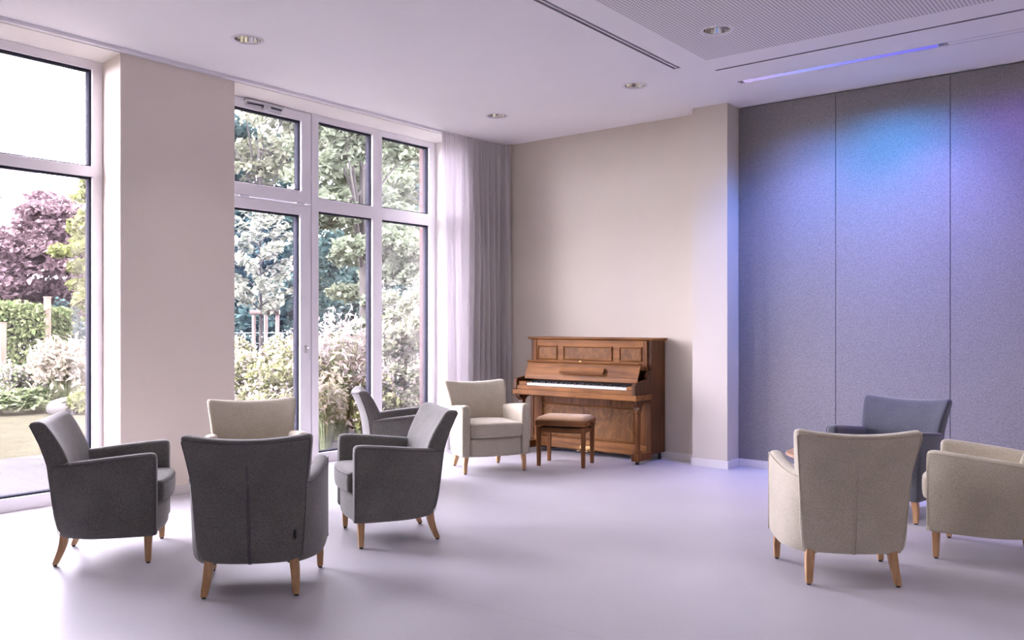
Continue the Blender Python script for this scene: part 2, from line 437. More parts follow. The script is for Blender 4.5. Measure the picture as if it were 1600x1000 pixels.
# =================================================================== helpers
def link_mesh(name, me, mat, parent=None):
    if mat is not None:
        me.materials.append(mat)
    o = bpy.data.objects.new(name, me)
    COL.objects.link(o)
    if parent is not None:
        o.parent = parent
    return o
def obj(name, bm, mat, parent=None, bevel=0.0, seg=2, smooth=False, subsurf=0, auto=False):
    bmesh.ops.recalc_face_normals(bm, faces=bm.faces[:])
    me = bpy.data.meshes.new(name)
    if smooth or subsurf:
        for f in bm.faces: f.smooth = True
    bm.to_mesh(me); bm.free()
    o = link_mesh(name, me, mat, parent)
    if bevel:
        md = o.modifiers.new('bevel', 'BEVEL'); md.width = bevel; md.segments = seg; md.limit_method = 'ANGLE'; md.angle_limit = R(40)
        for p in me.polygons: p.use_smooth = False
    if subsurf:
        md = o.modifiers.new('subsurf', 'SUBSURF'); md.levels = subsurf; md.render_levels = subsurf
    return o
def box(bm, x0, x1, y0, y1, z0, z1):
    v = [bm.verts.new(p) for p in ((x0,y0,z0),(x1,y0,z0),(x1,y1,z0),(x0,y1,z0),(x0,y0,z1),(x1,y0,z1),(x1,y1,z1),(x0,y1,z1))]
    for f in ((0,3,2,1),(4,5,6,7),(0,1,5,4),(1,2,6,5),(2,3,7,6),(3,0,4,7)):
        bm.faces.new([v[i] for i in f])
    return v
def boxo(name, mat, parent, *args, bevel=0.0):
    bm = bmesh.new(); box(bm, *args); return obj(name, bm, mat, parent, bevel)
def loft(bm, rings, closed=True, caps=True):
    vs = [[bm.verts.new(p) for p in r] for r in rings]
    n = len(vs[0])
    for a, b in zip(vs, vs[1:]):
        for i in range(n if closed else n - 1):
            j = (i + 1) % n
            bm.faces.new((a[i], a[j], b[j], b[i]))
    if caps:
        bm.faces.new(list(reversed(vs[0]))); bm.faces.new(vs[-1])
    return vs
def split_cap(bm, ring):
    n = len(ring); h = n // 2
    for i in range(h - 1):
        a, b, c, d = ring[i], ring[i + 1], ring[n - 2 - i], ring[n - 1 - i]
        bm.faces.new((a, b, c, d))
def tube(bm, pts, r, n=8, caps=True):
    pts = [Vector(p) for p in pts]
    rr = r if isinstance(r, (list, tuple)) else [r] * len(pts)
    rings = []
    up = Vector((0, 0, 1))
    prev = None
    for i, p in enumerate(pts):
        d = (pts[min(i + 1, len(pts) - 1)] - pts[max(i - 1, 0)]).normalized()
        if prev is None:
            a = d.orthogonal().normalized()
        else:
            a = (prev - d * prev.dot(d))
            a = a.normalized() if a.length > 1e-6 else d.orthogonal().normalized()
        prev = a
        b = d.cross(a)
        rings.append([p + (a * math.cos(2 * PI * k / n) + b * math.sin(2 * PI * k / n)) * rr[i] for k in range(n)])
    loft(bm, rings, True, caps)
def extrude_poly(bm, pts, axis, a, b):
    """pts = 2D outline; axis 'x','y','z' is the extrusion axis"""
    def mk(p, t):
        return {'x': (t, p[0], p[1]), 'y': (p[0], t, p[1]), 'z': (p[0], p[1], t)}[axis]
    loft(bm, [[mk(p, a) for p in pts], [mk(p, b) for p in pts]])
def lathe(bm, prof, n=32, cx=0, cy=0, close=True):
    rings = []
    for r, z in prof:
        rings.append([(cx + r * math.cos(2 * PI * k / n), cy + r * math.sin(2 * PI * k / n), z) for k in range(n)])
    loft(bm, rings, True, close)
def empty(name, loc, rotz=0.0):
    o = bpy.data.objects.new(name, None)
    o.empty_display_size = 0.1
    COL.objects.link(o); o.location = loc; o.rotation_euler = (0, 0, rotz)
    return o
def tag(o, label, cat, group=None, kind=None):
    o['label'] = label; o['category'] = cat
    if group: o['group'] = group
    if kind: o['kind'] = kind
    return o
def struct(o, label=None, cat=None):
    o['kind'] = 'structure'
    if label: o['label'] = label
    if cat: o['category'] = cat
    return o
def copy_tree(o, parent=None):
    c = o.copy(); COL.objects.link(c)
    if parent is not None: c.parent = parent
    for ch in list(o.children): copy_tree(ch, c)
    return c

# =================================================================== room shell
# floor
struct(boxo('floor', M['floor'], None, XW - 0.40, 1.9, -4.4, 8.4, -0.12, 0.0), 'smooth grey linoleum floor of the whole room', 'floor')

# ceiling with openings for the downlights and the slots
DR = 0.108
SLOT_A = (-3.44, -3.375, -3.8, 6.53)
SLOT_B = (-3.18, 1.7, 6.765, 6.795)
STRIP = (-3.18, 1.7, 7.205, 7.295)
PERF = (-3.12, 1.0, -3.4, 6.47)
def plate(bm, X0, X1, Y0, Y1, z, rects, circles):
    xs = {X0, X1}; ys = {Y0, Y1}; holes = list(rects)
    for (x, y) in circles: holes.append((x - .15, x + .15, y - .15, y + .15))
    for (a, b, c, d) in holes:
        xs |= {min(max(a, X0), X1), min(max(b, X0), X1)}; ys |= {min(max(c, Y0), Y1), min(max(d, Y0), Y1)}
    xs = sorted(xs); ys = sorted(ys); vd = {}
    def V(x, y):
        k = (round(x, 4), round(y, 4))
        if k not in vd: vd[k] = bm.verts.new((x, y, z))
        return vd[k]
    for xa, xb in zip(xs, xs[1:]):
        for ya, yb in zip(ys, ys[1:]):
            mx, my = (xa + xb) / 2, (ya + yb) / 2
            if any(a < mx < b and c < my < d for a, b, c, d in holes): continue
            bm.faces.new((V(xa, ya), V(xa, yb), V(xb, yb), V(xb, ya)))
    n = 32
    for (cx, cy) in circles:
        inner = [bm.verts.new((cx + DR * math.cos(2 * PI * k / n), cy + DR * math.sin(2 * PI * k / n), z)) for k in range(n)]
        outer = []
        for k in range(n):
            c, s_ = math.cos(2 * PI * k / n), math.sin(2 * PI * k / n); m = max(abs(c), abs(s_))
            outer.append(bm.verts.new((cx + .15 * c / m, cy + .15 * s_ / m, z)))
        for k in range(n):
            j = (k + 1) % n; bm.faces.new((inner[k], inner[j], outer[j], outer[k]))
bm = bmesh.new()
plate(bm, XW, 1.9, -4.4, 8.4, H, [SLOT_A, SLOT_B, STRIP], DL)
box(bm, XW - 0.64, 2.4, -4.9, 8.9, H + 0.40, H + 0.62)
me = bpy.data.meshes.new('ceiling'); bm.to_mesh(me); bm.free()
struct(link_mesh('ceiling', me, M['ceiling']), 'smooth white suspended ceiling', 'ceiling')
# perforated acoustic field, a few millimetres proud of the plaster
bm = bmesh.new()
plate(bm, *PERF, H - .003, [], [c for c in DL if c[0] > PERF[0] and c[1] < PERF[3]])
me = bpy.data.meshes.new('ceiling_panel'); bm.to_mesh(me); bm.free()
struct(link_mesh('ceiling_panel', me, M['perf']), 'perforated acoustic field set in the white ceiling', 'ceiling panel')

# slots: dark recessed profiles
def slot(nm, rect, depth, mat, label):
    a, b, c, d = rect
    bm = bmesh.new()
    v = [bm.verts.new(p) for p in ((a,c,H),(b,c,H),(b,d,H),(a,d,H),(a,c,H+depth),(b,c,H+depth),(b,d,H+depth),(a,d,H+depth))]
    for f in ((4,5,6,7),(0,1,5,4),(1,2,6,5),(2,3,7,6),(3,0,4,7)): bm.faces.new([v[i] for i in f])
    me = bpy.data.meshes.new(nm); bm.to_mesh(me); bm.free()
    return struct(link_mesh(nm, me, mat), label, 'ceiling slot')
slot('trim_1', SLOT_A, 0.05, M['slot'], 'long twin track slot in the ceiling running towards the windows')
slot('trim_2', SLOT_B, 0.04, M['slot'], 'thin dark slot across the ceiling beside the perforated field')
boxo('trim_3', M['rimwhite'], None, SLOT_A[0] + .026, SLOT_A[1] - .026, SLOT_A[2], SLOT_A[3] - .01, H + .0, H + .045)
struct(bpy.data.objects['trim_3'], 'white centre rib of the twin ceiling track', 'ceiling slot')

# piano wall, pillar, acoustic wall
struct(boxo('wall_back', M['wall'], None, XW - .4, -3.90, YB, YB + .3, 0, H + .1), 'cream painted wall behind the piano', 'wall')
struct(boxo('wall_pillar', M['wall'], None, -3.92, -3.55, 7.83, YB + .3, 0, H + .1), 'cream pillar between the piano and the textile wall', 'wall')
struct(boxo('wall_textile_backing', M['slot'], None, -3.56, 2.0, 8.125, 8.4, 0, H + .1), 'dark backing behind the textile panels', 'wall')
px = -3.55
edges = [-3.548, -2.601, -1.636, -0.67, 0.296, 1.262, 1.89]
for i, (a, b) in enumerate(zip(edges, edges[1:])):
    o = boxo('acoustic_panel', M['acoustic'], None, a + .0025, b - .0025, 8.095, 8.126, .075, H - .012, bevel=.002)
    if i < 4:
        tag(o, ['tall lavender grey textile wall panel next to the cream pillar',
                'tall textile wall panel lit blue, second from the pillar',
                'tall textile wall panel lit violet, at the right edge of the picture',
                'textile wall panel beyond the right picture edge'][i], 'wall panel', 'tall textile acoustic wall panels')
    else:
        tag(o, 'textile wall panel far to the right', 'wall panel', 'tall textile acoustic wall panels')
    o['kind'] = 'structure'
struct(boxo('wall_right', M['dark_wall'], None, 1.9, 2.2, -4.4, 8.4, 0, H + .1), 'cream wall to the right', 'wall')
struct(boxo('wall_front', M['dark_wall'], None, XW - .4, 2.2, -4.7, -4.4, 0, H + .1), 'cream wall behind the viewer', 'wall')

# window wall: piers with slightly splayed reveals
def pier(nm, y0, y1, splay0, splay1, mat, label):
    """pier between y0 and y1 at the room face, y0-splay0 .. y1+splay1 at the frames"""
    bm = bmesh.new()
    extrude_poly(bm, [(XW, y0), (XW, y1), (XF, y1 - splay1), (XF - .01, y1 - splay1), (XF - .01, y0 + splay0), (XF, y0 + splay0)], 'z', 0, H + .1)
    o = obj(nm, bm, mat); return struct(o, label, 'wall')
pier('wall_left', 3.356, 4.378, 0.044, 0.03, M['pier'], 'beige pier between the two tall windows')
pier('wall_left_end', 7.312, YB + .3, -0.0, 0.0, M['reveal'], 'pale end of the window wall behind the curtain')
pier('wall_left_near', -4.4, 1.7, 0, 0, M['pier'], 'beige pier nearer than the picture edge')
struct(boxo('wall_left_corner', M['pier'], None, XF, XW, -4.7, -4.4, 0, H + .1), 'window wall corner behind the viewer', 'wall')
struct(boxo('wall_left_head', M['reveal'], None, XF - .01, XW + .001, -4.4, YB + .3, 3.53, H + .1), 'narrow lintel strip over the windows', 'wall')
# outer brick leaf
for (a, b, lab) in ((3.40, 4.33, 'brick outer leaf between the windows'), (7.315, 12.0, 'pink brick outer wall right of the far window'), (-9, 1.66, 'brick outer wall near the viewer')):
    struct(boxo('wall_brick', M['brick'], None, -7.216, XF - .0105, a, b, -.02, H + .62), lab, 'brick wall')
struct(boxo('wall_brick_head', M['brick'], None, -7.216, XF - .0105, -4.4, 7.315, 3.54, H + .62), 'brick lintel over the windows', 'brick wall')

# baseboards
def bb(nm, *a): return struct(boxo(nm, M['base'], None, *a, bevel=.003), 'white painted baseboard', 'baseboard')
bb('baseboard_back', XW, -3.92, YB - .014, YB, 0, .075)
bb('baseboard_pillar', -3.934, -3.536, 7.816, 7.83, 0, .078)
bb('baseboard_pillar_left', -3.934, -3.92, 7.83, YB - .014, 0, .078)
bb('baseboard_pillar_right', -3.55, -3.536, 7.83, 8.08, 0, .078)
bb('baseboard_textile', -3.536, 1.9, 8.078, 8.1249, 0, .074)
bb('baseboard_left', XW, XW + .014, 3.356, 4.378, 0, .078)

# =================================================================== windows
def ringframe(bm, y0, y1, z0, z1, w, xa, xb):
    """rectangular ring of bars in the plane of the window; xa > xb"""
    wl = w if isinstance(w, tuple) else (w, w, w, w)   # left(low y), right, bottom, top
    box(bm, xb, xa, y0, y0 + wl[0], z0, z1)
    box(bm, xb, xa, y1 - wl[1], y1, z0, z1)
    box(bm, xb, xa, y0 + wl[0], y1 - wl[1], z0, z0 + wl[2])
    box(bm, xb, xa, y0 + wl[0], y1 - wl[1], z1 - wl[3], z1)
def glazing(parent, y0, y1, z0, z1):
    """glass sized y0..y1 x z0..z1 with a dark seal ring that also paints the shade of the outer rebate"""
    p = boxo('pane', M['glass'], parent, XF - .052, XF - .046, y0 - .008, y1 + .008, z0 - .008, z1 + .008)
    bm = bmesh.new(); ringframe(bm, y0, y1, z0, z1, .013, XF - .030, XF - .098)
    obj('gasket_shade', bm, M['gasket_shade'], p)
    return p
def winframe(name, parent, rects, outer, xa=XF, xb=XF - .085, bevel=.003):
    """solid frame plate from outer rectangle with openings cut by grid cells"""
    y0, y1, z0, z1 = outer
    ys = sorted({y0, y1, *[r[0] for r in rects], *[r[1] for r in rects]})
    zs = sorted({z0, z1, *[r[2] for r in rects], *[r[3] for r in rects]})
    bm = bmesh.new(); vd = {}
    def V(s, y, z):
        k = (s, round(y, 4), round(z, 4))
        if k not in vd: vd[k] = bm.verts.new((xa if s == 0 else xb, y, z))
        return vd[k]
    solid = {}
    for i in range(len(ys) - 1):
        for j in range(len(zs) - 1):
            my, mz = (ys[i] + ys[i+1]) / 2, (zs[j] + zs[j+1]) / 2
            solid[i, j] = not any(r[0] < my < r[1] and r[2] < mz < r[3] for r in rects)
    for (i, j), s in solid.items():
        if not s: continue
        a, b, c, d = ys[i], ys[i+1], zs[j], zs[j+1]
        bm.faces.new((V(0,a,c), V(0,b,c), V(0,b,d), V(0,a,d)))
        bm.faces.new((V(1,a,c), V(1,a,d), V(1,b,d), V(1,b,c)))
        for (ni, nj, p, q) in ((i-1,j,(a,c),(a,d)), (i+1,j,(b,c),(b,d)), (i,j-1,(a,c),(b,c)), (i,j+1,(a,d),(b,d))):
            if not solid.get((ni, nj), False):
                bm.faces.new((V(0,*p), V(0,*q), V(1,*q), V(1,*p)))
    bmesh.ops.dissolve_limit(bm, angle_limit=.01, verts=bm.verts[:], edges=bm.edges[:])
    return obj(name, bm, M['frame'], parent, bevel=bevel)

# window_1: left, runs out of the picture
w1 = struct(empty('window_1', (0, 0, 0)), 'tall white framed window at the left edge of the picture', 'window')
r1 = [(1.78, 3.318, .10, 2.595), (1.78, 3.318, 2.678, 3.462)]
winframe('window_frame', w1, r1, (1.70, 3.398, 0.0, 3.53))
for r_ in r1: glazing(w1, *r_)
# window_2: door leaf, tilting sash over it, four fixed panes
w2 = struct(empty('window_2', (0, 0, 0)), 'tall white framed window wall between the beige pier and the curtain', 'window')
rc = [(5.599, 6.33, .10, 2.545), (5.599, 6.33, 2.682, 3.468), (6.467, 7.212, .10, 2.57), (6.467, 7.212, 2.70, 3.472)]
rc = [(5.599, 6.33, .10, 2.555), (5.599, 6.33, 2.685, 3.465), (6.467, 7.212, .10, 2.555), (6.467, 7.212, 2.685, 3.465)]
winframe('window_frame', w2, rc, (5.514, 7.312, 0.0, 3.53))
for r_ in rc: glazing(w2, *r_)
winframe('side_frame', w2, [(4.36, 5.506, .02, 2.600), (4.36, 5.506, 2.604, 3.520)], (4.345, 5.510, 0.0, 3.53), xa=XF - .012)
sash = winframe('top_sash', w2, [(4.50, 5.385, 2.735, 3.435)], (4.366, 5.500, 2.612, 3.520))
glazing(sash, 4.50, 5.385, 2.735, 3.435)
for y in (4.72, 5.36):
    bm = bmesh.new(); tube(bm, [(XF + .008, y - .05, 2.606), (XF + .008, y + .05, 2.606)], .009, 10)
    obj('hinge', bm, M['steel'], sash)
bm = bmesh.new(); box(bm, XF + .0, XF + .03, 4.72, 5.15, 3.492, 3.515); box(bm, XF + .0, XF + .035, 4.92, 5.0, 3.46, 3.492)
op = obj('window_opener', bm, M['steel'], sash, bevel=.004)
bm = bmesh.new(); tube(bm, [(XF + .02, 4.75, 3.478), (XF + .025, 4.92, 3.482)], .006, 8); tube(bm, [(XF + .025, 5.0, 3.482), (XF + .02, 5.13, 3.478)], .006, 8)
obj('rod', bm, M['gasket_shade'], op)
d1 = struct(empty('door_1', (0, 0, 0)), 'white framed glazed terrace door with a lever handle', 'door')
leaf = winframe('door_leaf', d1, [(4.50, 5.372, .10, 2.495)], (4.366, 5.500, .022, 2.596))
glazing(d1, 4.50, 5.372, .10, 2.495)
bm = bmesh.new(); box(bm, XF + .0, XF + .011, 5.42, 5.452, 1.12, 1.20)
h = obj('handle', bm, M['steel'], d1, bevel=.004)
bm = bmesh.new(); tube(bm, [(XF + .01, 5.436, 1.175), (XF + .045, 5.436, 1.175), (XF + .052, 5.44, 1.165), (XF + .052, 5.446, 1.05)], [.010, .010, .011, .009], 10)
obj('lever', bm, M['steel'], h, smooth=True)

# =================================================================== curtain rail and curtain
o = boxo('curtain_rail', M['rimwhite'], None, XW + .012, XW + .058, -4.3, YB - .06, H - .028, H - .0005, bevel=.004)
tag(o, 'long white curtain rail fixed to the ceiling along the window wall', 'curtain rail')

def curtain():
    random.seed(4)
    # centre line
    cl = []
    y = 6.93
    while y < 7.80: cl.append((-6.49 + .025 * (y - 6.93), y)); y += .004
    for k in range(40):
        t = k / 39
        cl.append((-6.468 + .095 * t ** 1.6, 7.80 + .17 * math.sin(t * PI / 2)))
    # arc-length
    s = [0]
    for p, q in zip(cl, cl[1:]): s.append(s[-1] + math.dist(p, q))
    L = s[-1]
    rows = [0.015, .3, .8, 1.4, 2.0, 2.6, 3.0, 3.25, 3.36, 3.43, 3.455, 3.50, 3.545 - .013]
    # pleat phases: irregular
    nodes = [0]
    while nodes[-1] < L: nodes.append(nodes[-1] + random.uniform(.032, .062))
    def phase(t):
        for i in range(len(nodes) - 1):
            if t <= nodes[i + 1]: return i + (t - nodes[i]) / (nodes[i + 1] - nodes[i])
        return len(nodes)
    amps = [random.uniform(.6, 1.25) for _ in range(len(nodes) + 2)]
    verts = []; faces = []
    for z in rows:
        f = max(0, min(1, (3.45 - z) / 1.0))
        for (p, t) in zip(cl, s):
            ph = phase(t); k = int(ph); am = amps[min(k, len(amps) - 1)]
            big = math.sin(ph * PI) * am * (.024 + .034 * f)
            small = math.sin(t * 2 * PI / .020 + z) * .006 * (1 - f)
            drift = .012 * math.sin(t * 9 + z * 1.3) * f
            dx = big + small + drift
            # normal direction of the centre line
            i = min(max(s.index(t), 1), len(cl) - 2)
            tx, ty = cl[i + 1][0] - cl[i - 1][0], cl[i + 1][1] - cl[i - 1][1]
            l = math.hypot(tx, ty)
            verts.append((p[0] + dx * ty / l, p[1] - dx * tx / l, z))
    n = len(cl)
    for r_ in range(len(rows) - 1):
        for i in range(n - 1):
            faces.append((r_ * n + i, r_ * n + i + 1, (r_ + 1) * n + i + 1, (r_ + 1) * n + i))
    hrow = 10
    nb = len([f_ for f_ in faces if f_[0] < hrow * n])
    me = bpy.data.meshes.new('curtain'); me.from_pydata(verts, [], faces[:nb]); 
    for p in me.polygons: p.use_smooth = True
    c = link_mesh('curtain', me, M['curtain'])
    hv = verts[hrow * n:]
    hf = [tuple(v - hrow * n for v in f_) for f_ in faces[nb:]]
    me = bpy.data.meshes.new('heading_tape'); me.from_pydata(hv, [], hf)
    for p in me.polygons: p.use_smooth = True
    link_mesh('heading_tape', me, M['curtain'], c)
    return c
tag(curtain(), 'floor length sheer mauve grey curtain gathered in the corner beside the piano', 'curtain')

# =================================================================== downlights, the unseen ones added for fill light
for i, (x, y) in enumerate(DL):
    e = empty('downlight', (x, y, H))
    tag(e, ['round recessed downlight above the left beige pier, nearest the windows', 'round recessed downlight above the curtain, farthest left of the back pair',
            'round recessed downlight in front of the cream pillar', 'large looking round downlight set in the perforated ceiling field', 'added fill downlight above the picture edge over the ring of grey armchairs', 'added fill downlight above the picture edge over the open floor',
            'added fill downlight above the picture edge over the cream armchairs', 'added fill downlight above the right picture edge', 'added fill downlight above the viewer'][i], 'downlight', 'recessed ceiling downlights')
    bm = bmesh.new()
    lathe(bm, [(DR - .012, .004), (DR - .010, -.004), (DR + .010, -.005), (DR + .016, -.0015)], 40, close=False)
    obj('trim_ring', bm, M['rimwhite'], e, smooth=True)
    bm = bmesh.new()
    lathe(bm, [(DR - .012, .003), (DR - .02, .05), (DR - .045, .11)], 18, close=False)
    bm.faces.new([bm.verts.new((.062 * math.cos(2 * PI * k / 18), .062 * math.sin(2 * PI * k / 18), .11)) for k in range(18)])
    obj('reflector', bm, M['chrome'], e)
    bm = bmesh.new(); tube(bm, [(-.035, .0, .085), (.035, .0, .085)], .012, 10)
    obj('lamp', bm, M['ivory'], e, smooth=True)

# recessed linear fixture with coloured light
lf = empty('linear_light', (-3.18, 7.25, H))
tag(lf, 'long recessed ceiling light strip glowing blue violet before the textile wall', 'light strip')
x0, x1, y0, y1 = STRIP
def trough():
    bm = bmesh.new()
    a, b, c, d = x0, x1, y0, y1
    v = [bm.verts.new((p[0] + 3.18, p[1] - 7.25, p[2] - H)) for p in ((a,c,H),(b,c,H),(b,d,H),(a,d,H),(a,c+.01,H+.06),(b,c+.01,H+.06),(b,d-.01,H+.06),(a,d-.01,H+.06))]
    for f in ((4,5,6,7),(0,1,5,4),(1,2,6,5),(2,3,7,6),(3,0,4,7)): bm.faces.new([v[i] for i in f])
    me = bpy.data.meshes.new('housing'); bm.to_mesh(me); bm.free()
    return link_mesh('housing', me, M['rimwhite'], lf)
trough()
def glow():
    m = bpy.data.materials.new('led_diffuser'); m.use_nodes = True
    nt = m.node_tree; nt.nodes.clear()
    out = nt.nodes.new('ShaderNodeOutputMaterial'); em = nt.nodes.new('ShaderNodeEmission')
    tc = nt.nodes.new('ShaderNodeTexCoord'); sp = nt.nodes.new('ShaderNodeSeparateXYZ'); cr = nt.nodes.new('ShaderNodeValToRGB')
    mr = nt.nodes.new('ShaderNodeMapRange'); mr.inputs['From Max'].default_value = 1.62
    nt.links.new(tc.outputs['Object'], sp.inputs[0]); nt.links.new(sp.outputs['X'], mr.inputs[0]); nt.links.new(mr.outputs[0], cr.inputs[0])
    e = cr.color_ramp.elements
    e[0].position = 0; e[0].color = (.62, .45, .82, 1); e[1].position = 1; e[1].color = (.19, .17, .80, 1)
    k = e.new(.35); k.color = (.36, .38, .92, 1)
    k = e.new(.7); k.color = (.24, .22, .85, 1)
    nt.links.new(cr.outputs[0], em.inputs[0]); em.inputs[1].default_value = 0.17
    nt.links.new(em.outputs[0], out.inputs[0])
    return m
M['glow'] = glow()
bm = bmesh.new(); box(bm, .05, 1.62, -.034, .034, -.002, .012)
obj('diffuser', bm, M['glow'], lf, bevel=.004)
bm = bmesh.new(); box(bm, .012, .045, -.03, .03, .004, .03); obj('end_cap', bm, M['steel'], lf, bevel=.003)
bm = bmesh.new(); box(bm, 1.63, 1.665, -.03, .03, .004, .03); obj('end_cap', bm, M['steel'], lf, bevel=.003)
bm = bmesh.new(); box(bm, 1.70, 4.8, -.034, .034, .0, .012); obj('cover_strip', bm, M['ceiling'], lf)

# =================================================================== armchairs
def lerp_tab(tab, x):
    for (a, va), (b, vb) in zip(tab, tab[1:]):
        if x <= b:
            t = (x - a) / (b - a) if b != a else 0
            return va + (vb - va) * max(0, min(1, t))
    return tab[-1][1]
def slab(bm, rows, xs, cap_top=True, cap_bot=True):
    """rows: (z(x), w, yrear(u), yfront(u)) with u = x/w in -1..1"""
    rings = []
    for (zf, w, yr, yf) in rows:
        ring = [(u * w, yr(u), zf(u)) for u in xs] + [(u * w, yf(u), zf(u)) for u in reversed(xs)]
        rings.append(ring)
    vs = loft(bm, rings, True, False)
    if cap_bot: split_cap(bm, vs[0])
    if cap_top: split_cap(bm, vs[-1])
US = [-1, -.965, -.8, -.55, -.28, 0, .28, .55, .8, .965, 1]
BW = [(.165, .252), (.20, .264), (.30, .276), (.606, .294), (.845, .326)]
BY = [(.165, -.222), (.20, -.238), (.30, -.258), (.45, -.275), (.606, -.292), (.72, -.328), (.845, -.380)]
BT = [(.165, .10), (.45, .125), (.606, .125), (.76, .105), (.845, .085)]
def dip(z): return .024 * max(0, min(1, (z - .66) / .185))
def back_rear(u, z): return lerp_tab(BY, z) - .050 * (1 - u * u)
def arm_top(y): return lerp_tab([(-.31, .600), (-.2, .606), (0, .628), (.15, .642), (.24, .650), (.32, .650)], y)
def arm_out(y): return lerp_tab([(-.305, .272), (-.28, .290), (-.23, .313), (-.15, .332), (-.05, .345), (.1, .350), (.22, .346), (.32, .338)], y)

def make_chair(name, fab, pipe):
    root = empty(name, (0, 0, 0))
    # backrest, full height, convex at the rear
    bm = bmesh.new(); rows = []
    def add(z, ins=0.0):
        w = lerp_tab(BW, z) - ins
        d = dip(z)
        rows.append((lambda u, z=z, d=d: z - d * (1 - u * u), w,
                     lambda u, z=z, ins=ins: back_rear(u, z) + ins,
                     lambda u, z=z, ins=ins: back_rear(u, z) * .75 + .25 * (lerp_tab(BY, z)) + lerp_tab(BT, z) - ins - (.012 if abs(u) > .99 else 0)))
    add(.165, .016); add(.172, .006); add(.20); add(.30); add(.45); add(.60); add(.70); add(.78); add(.822); add(.838, .003); add(.846, .012); add(.850, .028)
    slab(bm, rows, US)
    back = obj('backrest', bm, M[fab], root, subsurf=1)
    # piping round the rear panel and the centre seam
    bm = bmesh.new(); pts = []
    for z in (.60, .66, .72, .78, .815): pts.append((-(lerp_tab(BW, z) - .006), back_rear(.98, z) + .0005, z))
    for u in (-.96, -.8, -.5, -.2, .2, .5, .8, .96):
        z = .829; pts.append((u * (lerp_tab(BW, z) - .004), back_rear(u, z) - .0005, z - dip(z) * (1 - u * u)))
    for z in (.815, .78, .72, .66, .60): pts.append(((lerp_tab(BW, z) - .006), back_rear(.98, z) + .0005, z))
    tube(bm, pts, .0036, 6); obj('piping', bm, M[pipe], back, smooth=True)
    for sx in (-1, 1):
        bm = bmesh.new()
        tube(bm, [(sx * (lerp_tab(BW, z) - .004), back_rear(.985, z) - .0005, z) for z in (.60, .5, .4, .3, .2, .172)], .0022, 6)
        obj('side_seam', bm, M[fab], back, smooth=True)
    bm = bmesh.new()
    for dx in (-.0045, .0045):
        tube(bm, [(dx * min(1, (.74 - z) / .1 + .15), back_rear(0, z) + .0005, z) for z in (.73, .70, .6, .5, .4, .3, .2, .17)], [.001, .0028, .0036, .0036, .0036, .0036, .0034, .003], 6)
    obj('back_seam', bm, M[pipe if fab != 'cream_fabric' else fab], back, smooth=True)
    # arms
    for sx in (-1, 1):
        bm = bmesh.new(); rings = []
        for (y, ins) in ((-.300, .0), (-.285, 0), (-.25, 0), (-.20, 0), (-.13, 0), (-.04, 0), (.06, 0), (.15, 0), (.22, 0), (.262, 0), (.282, .002), (.294, .007), (.300, .018)):
            xo = arm_out(y) - ins; th = .083 - 2 * ins if y > -.1 else .083 + .1 * min(0, y + .1) - 2 * ins
            t = arm_top(y) - ins * 1.6
            rb = 0.0      # the rear underside tucks in
            zb = .160 + ins * .5 + rb * .5
            prof = [(xo - .016 - rb, zb), (xo - .006 - rb * .8, zb + .006), (xo - rb * .45, zb + .035), (xo - rb * .1, .27), (xo + .001, .42), (xo + .001, .55 - .02), (xo, t - .034), (xo - .006, t - .010), (xo - .022, t),
                    (xo - th + .022, t), (xo - th + .006, t - .010), (xo - th, t - .034), (xo - th, .53), (xo - th, .42), (xo - th, .27), (xo - th, zb + .035), (xo - th, zb + .006), (xo - th, zb)]
            kk = max(0, min(1, (-.05 - y) / .24))
            rings.append([(sx * (a - kk * (.294 - lerp_tab(BW, min(b, .606)))), y + kk * (lerp_tab(BY, min(b, .606)) + .292), b) for a, b in prof])
        vs_ = loft(bm, rings, True, False)
        split_cap(bm, vs_[0]); split_cap(bm, vs_[-1])
        arm = obj('armrest', bm, M[fab], root, subsurf=1)
        bm = bmesh.new(); pts = []
        for y in (-.285, -.24, -.18, -.1, 0, .1, .18, .24, .272): pts.append((sx * (arm_out(y) - .0008), y, arm_top(y) - .016))
        pts += [(sx * (arm_out(.29) - .001), .289, .628), (sx * (arm_out(.293) - .001), .294, .60)]
        for z in (.5, .4, .3, .2, .17): pts.append((sx * (arm_out(.293) - .002), .294, z))
        tube(bm, pts, .0030, 6); obj('piping', bm, M[pipe if fab != 'cream_fabric' else fab], arm, smooth=True)
    # front rail and seat cushion
    xs = [-1, -.96, -.8, -.5, -.2, .2, .5, .8, .96, 1]
    bm = bmesh.new(); rows = []
    for z, ins in ((.158, .02), (.163, .006), (.18, 0), (.25, 0), (.315, 0), (.332, .006), (.338, .02)):
        rows.append((lambda u, z=z: z, .262 - ins * .2, lambda u: -.20, lambda u, ins=ins: .288 + .034 * (1 - u * u) - ins))
    slab(bm, rows, xs); obj('front_rail', bm, M[fab], root, subsurf=1)
    bm = bmesh.new(); rows = []
    for z, ins, dm in ((.340, .014, 0), (.345, .004, 0), (.375, 0, 0), (.42, -.002, 0), (.452, 0, 0), (.466, .008, .004), (.473, .024, .008), (.477, .06, .012)):
        rows.append((lambda u, z=z, dm=dm: z + dm * (1 - u * u), .259 - ins * .55, lambda u, ins=ins: -.185 + ins, lambda u, ins=ins: .322 + .038 * (1 - abs(u) ** 2.4) - ins))
    slab(bm, rows, xs); cu = obj('seat_cushion', bm, M[fab], root, subsurf=1)
    bm = bmesh.new()
    tube(bm, [(-.257, .20, .457), (-.257, .30, .457)] + [(u * .252, .322 + .038 * (1 - abs(u) ** 2.4) - .002, .457) for u in (-.97, -.8, -.4, 0, .4, .8, .97)] + [(.257, .30, .457), (.257, .20, .457)], .0024, 6)
    obj('piping', bm, M[pipe if fab != 'cream_fabric' else fab], cu, smooth=True)
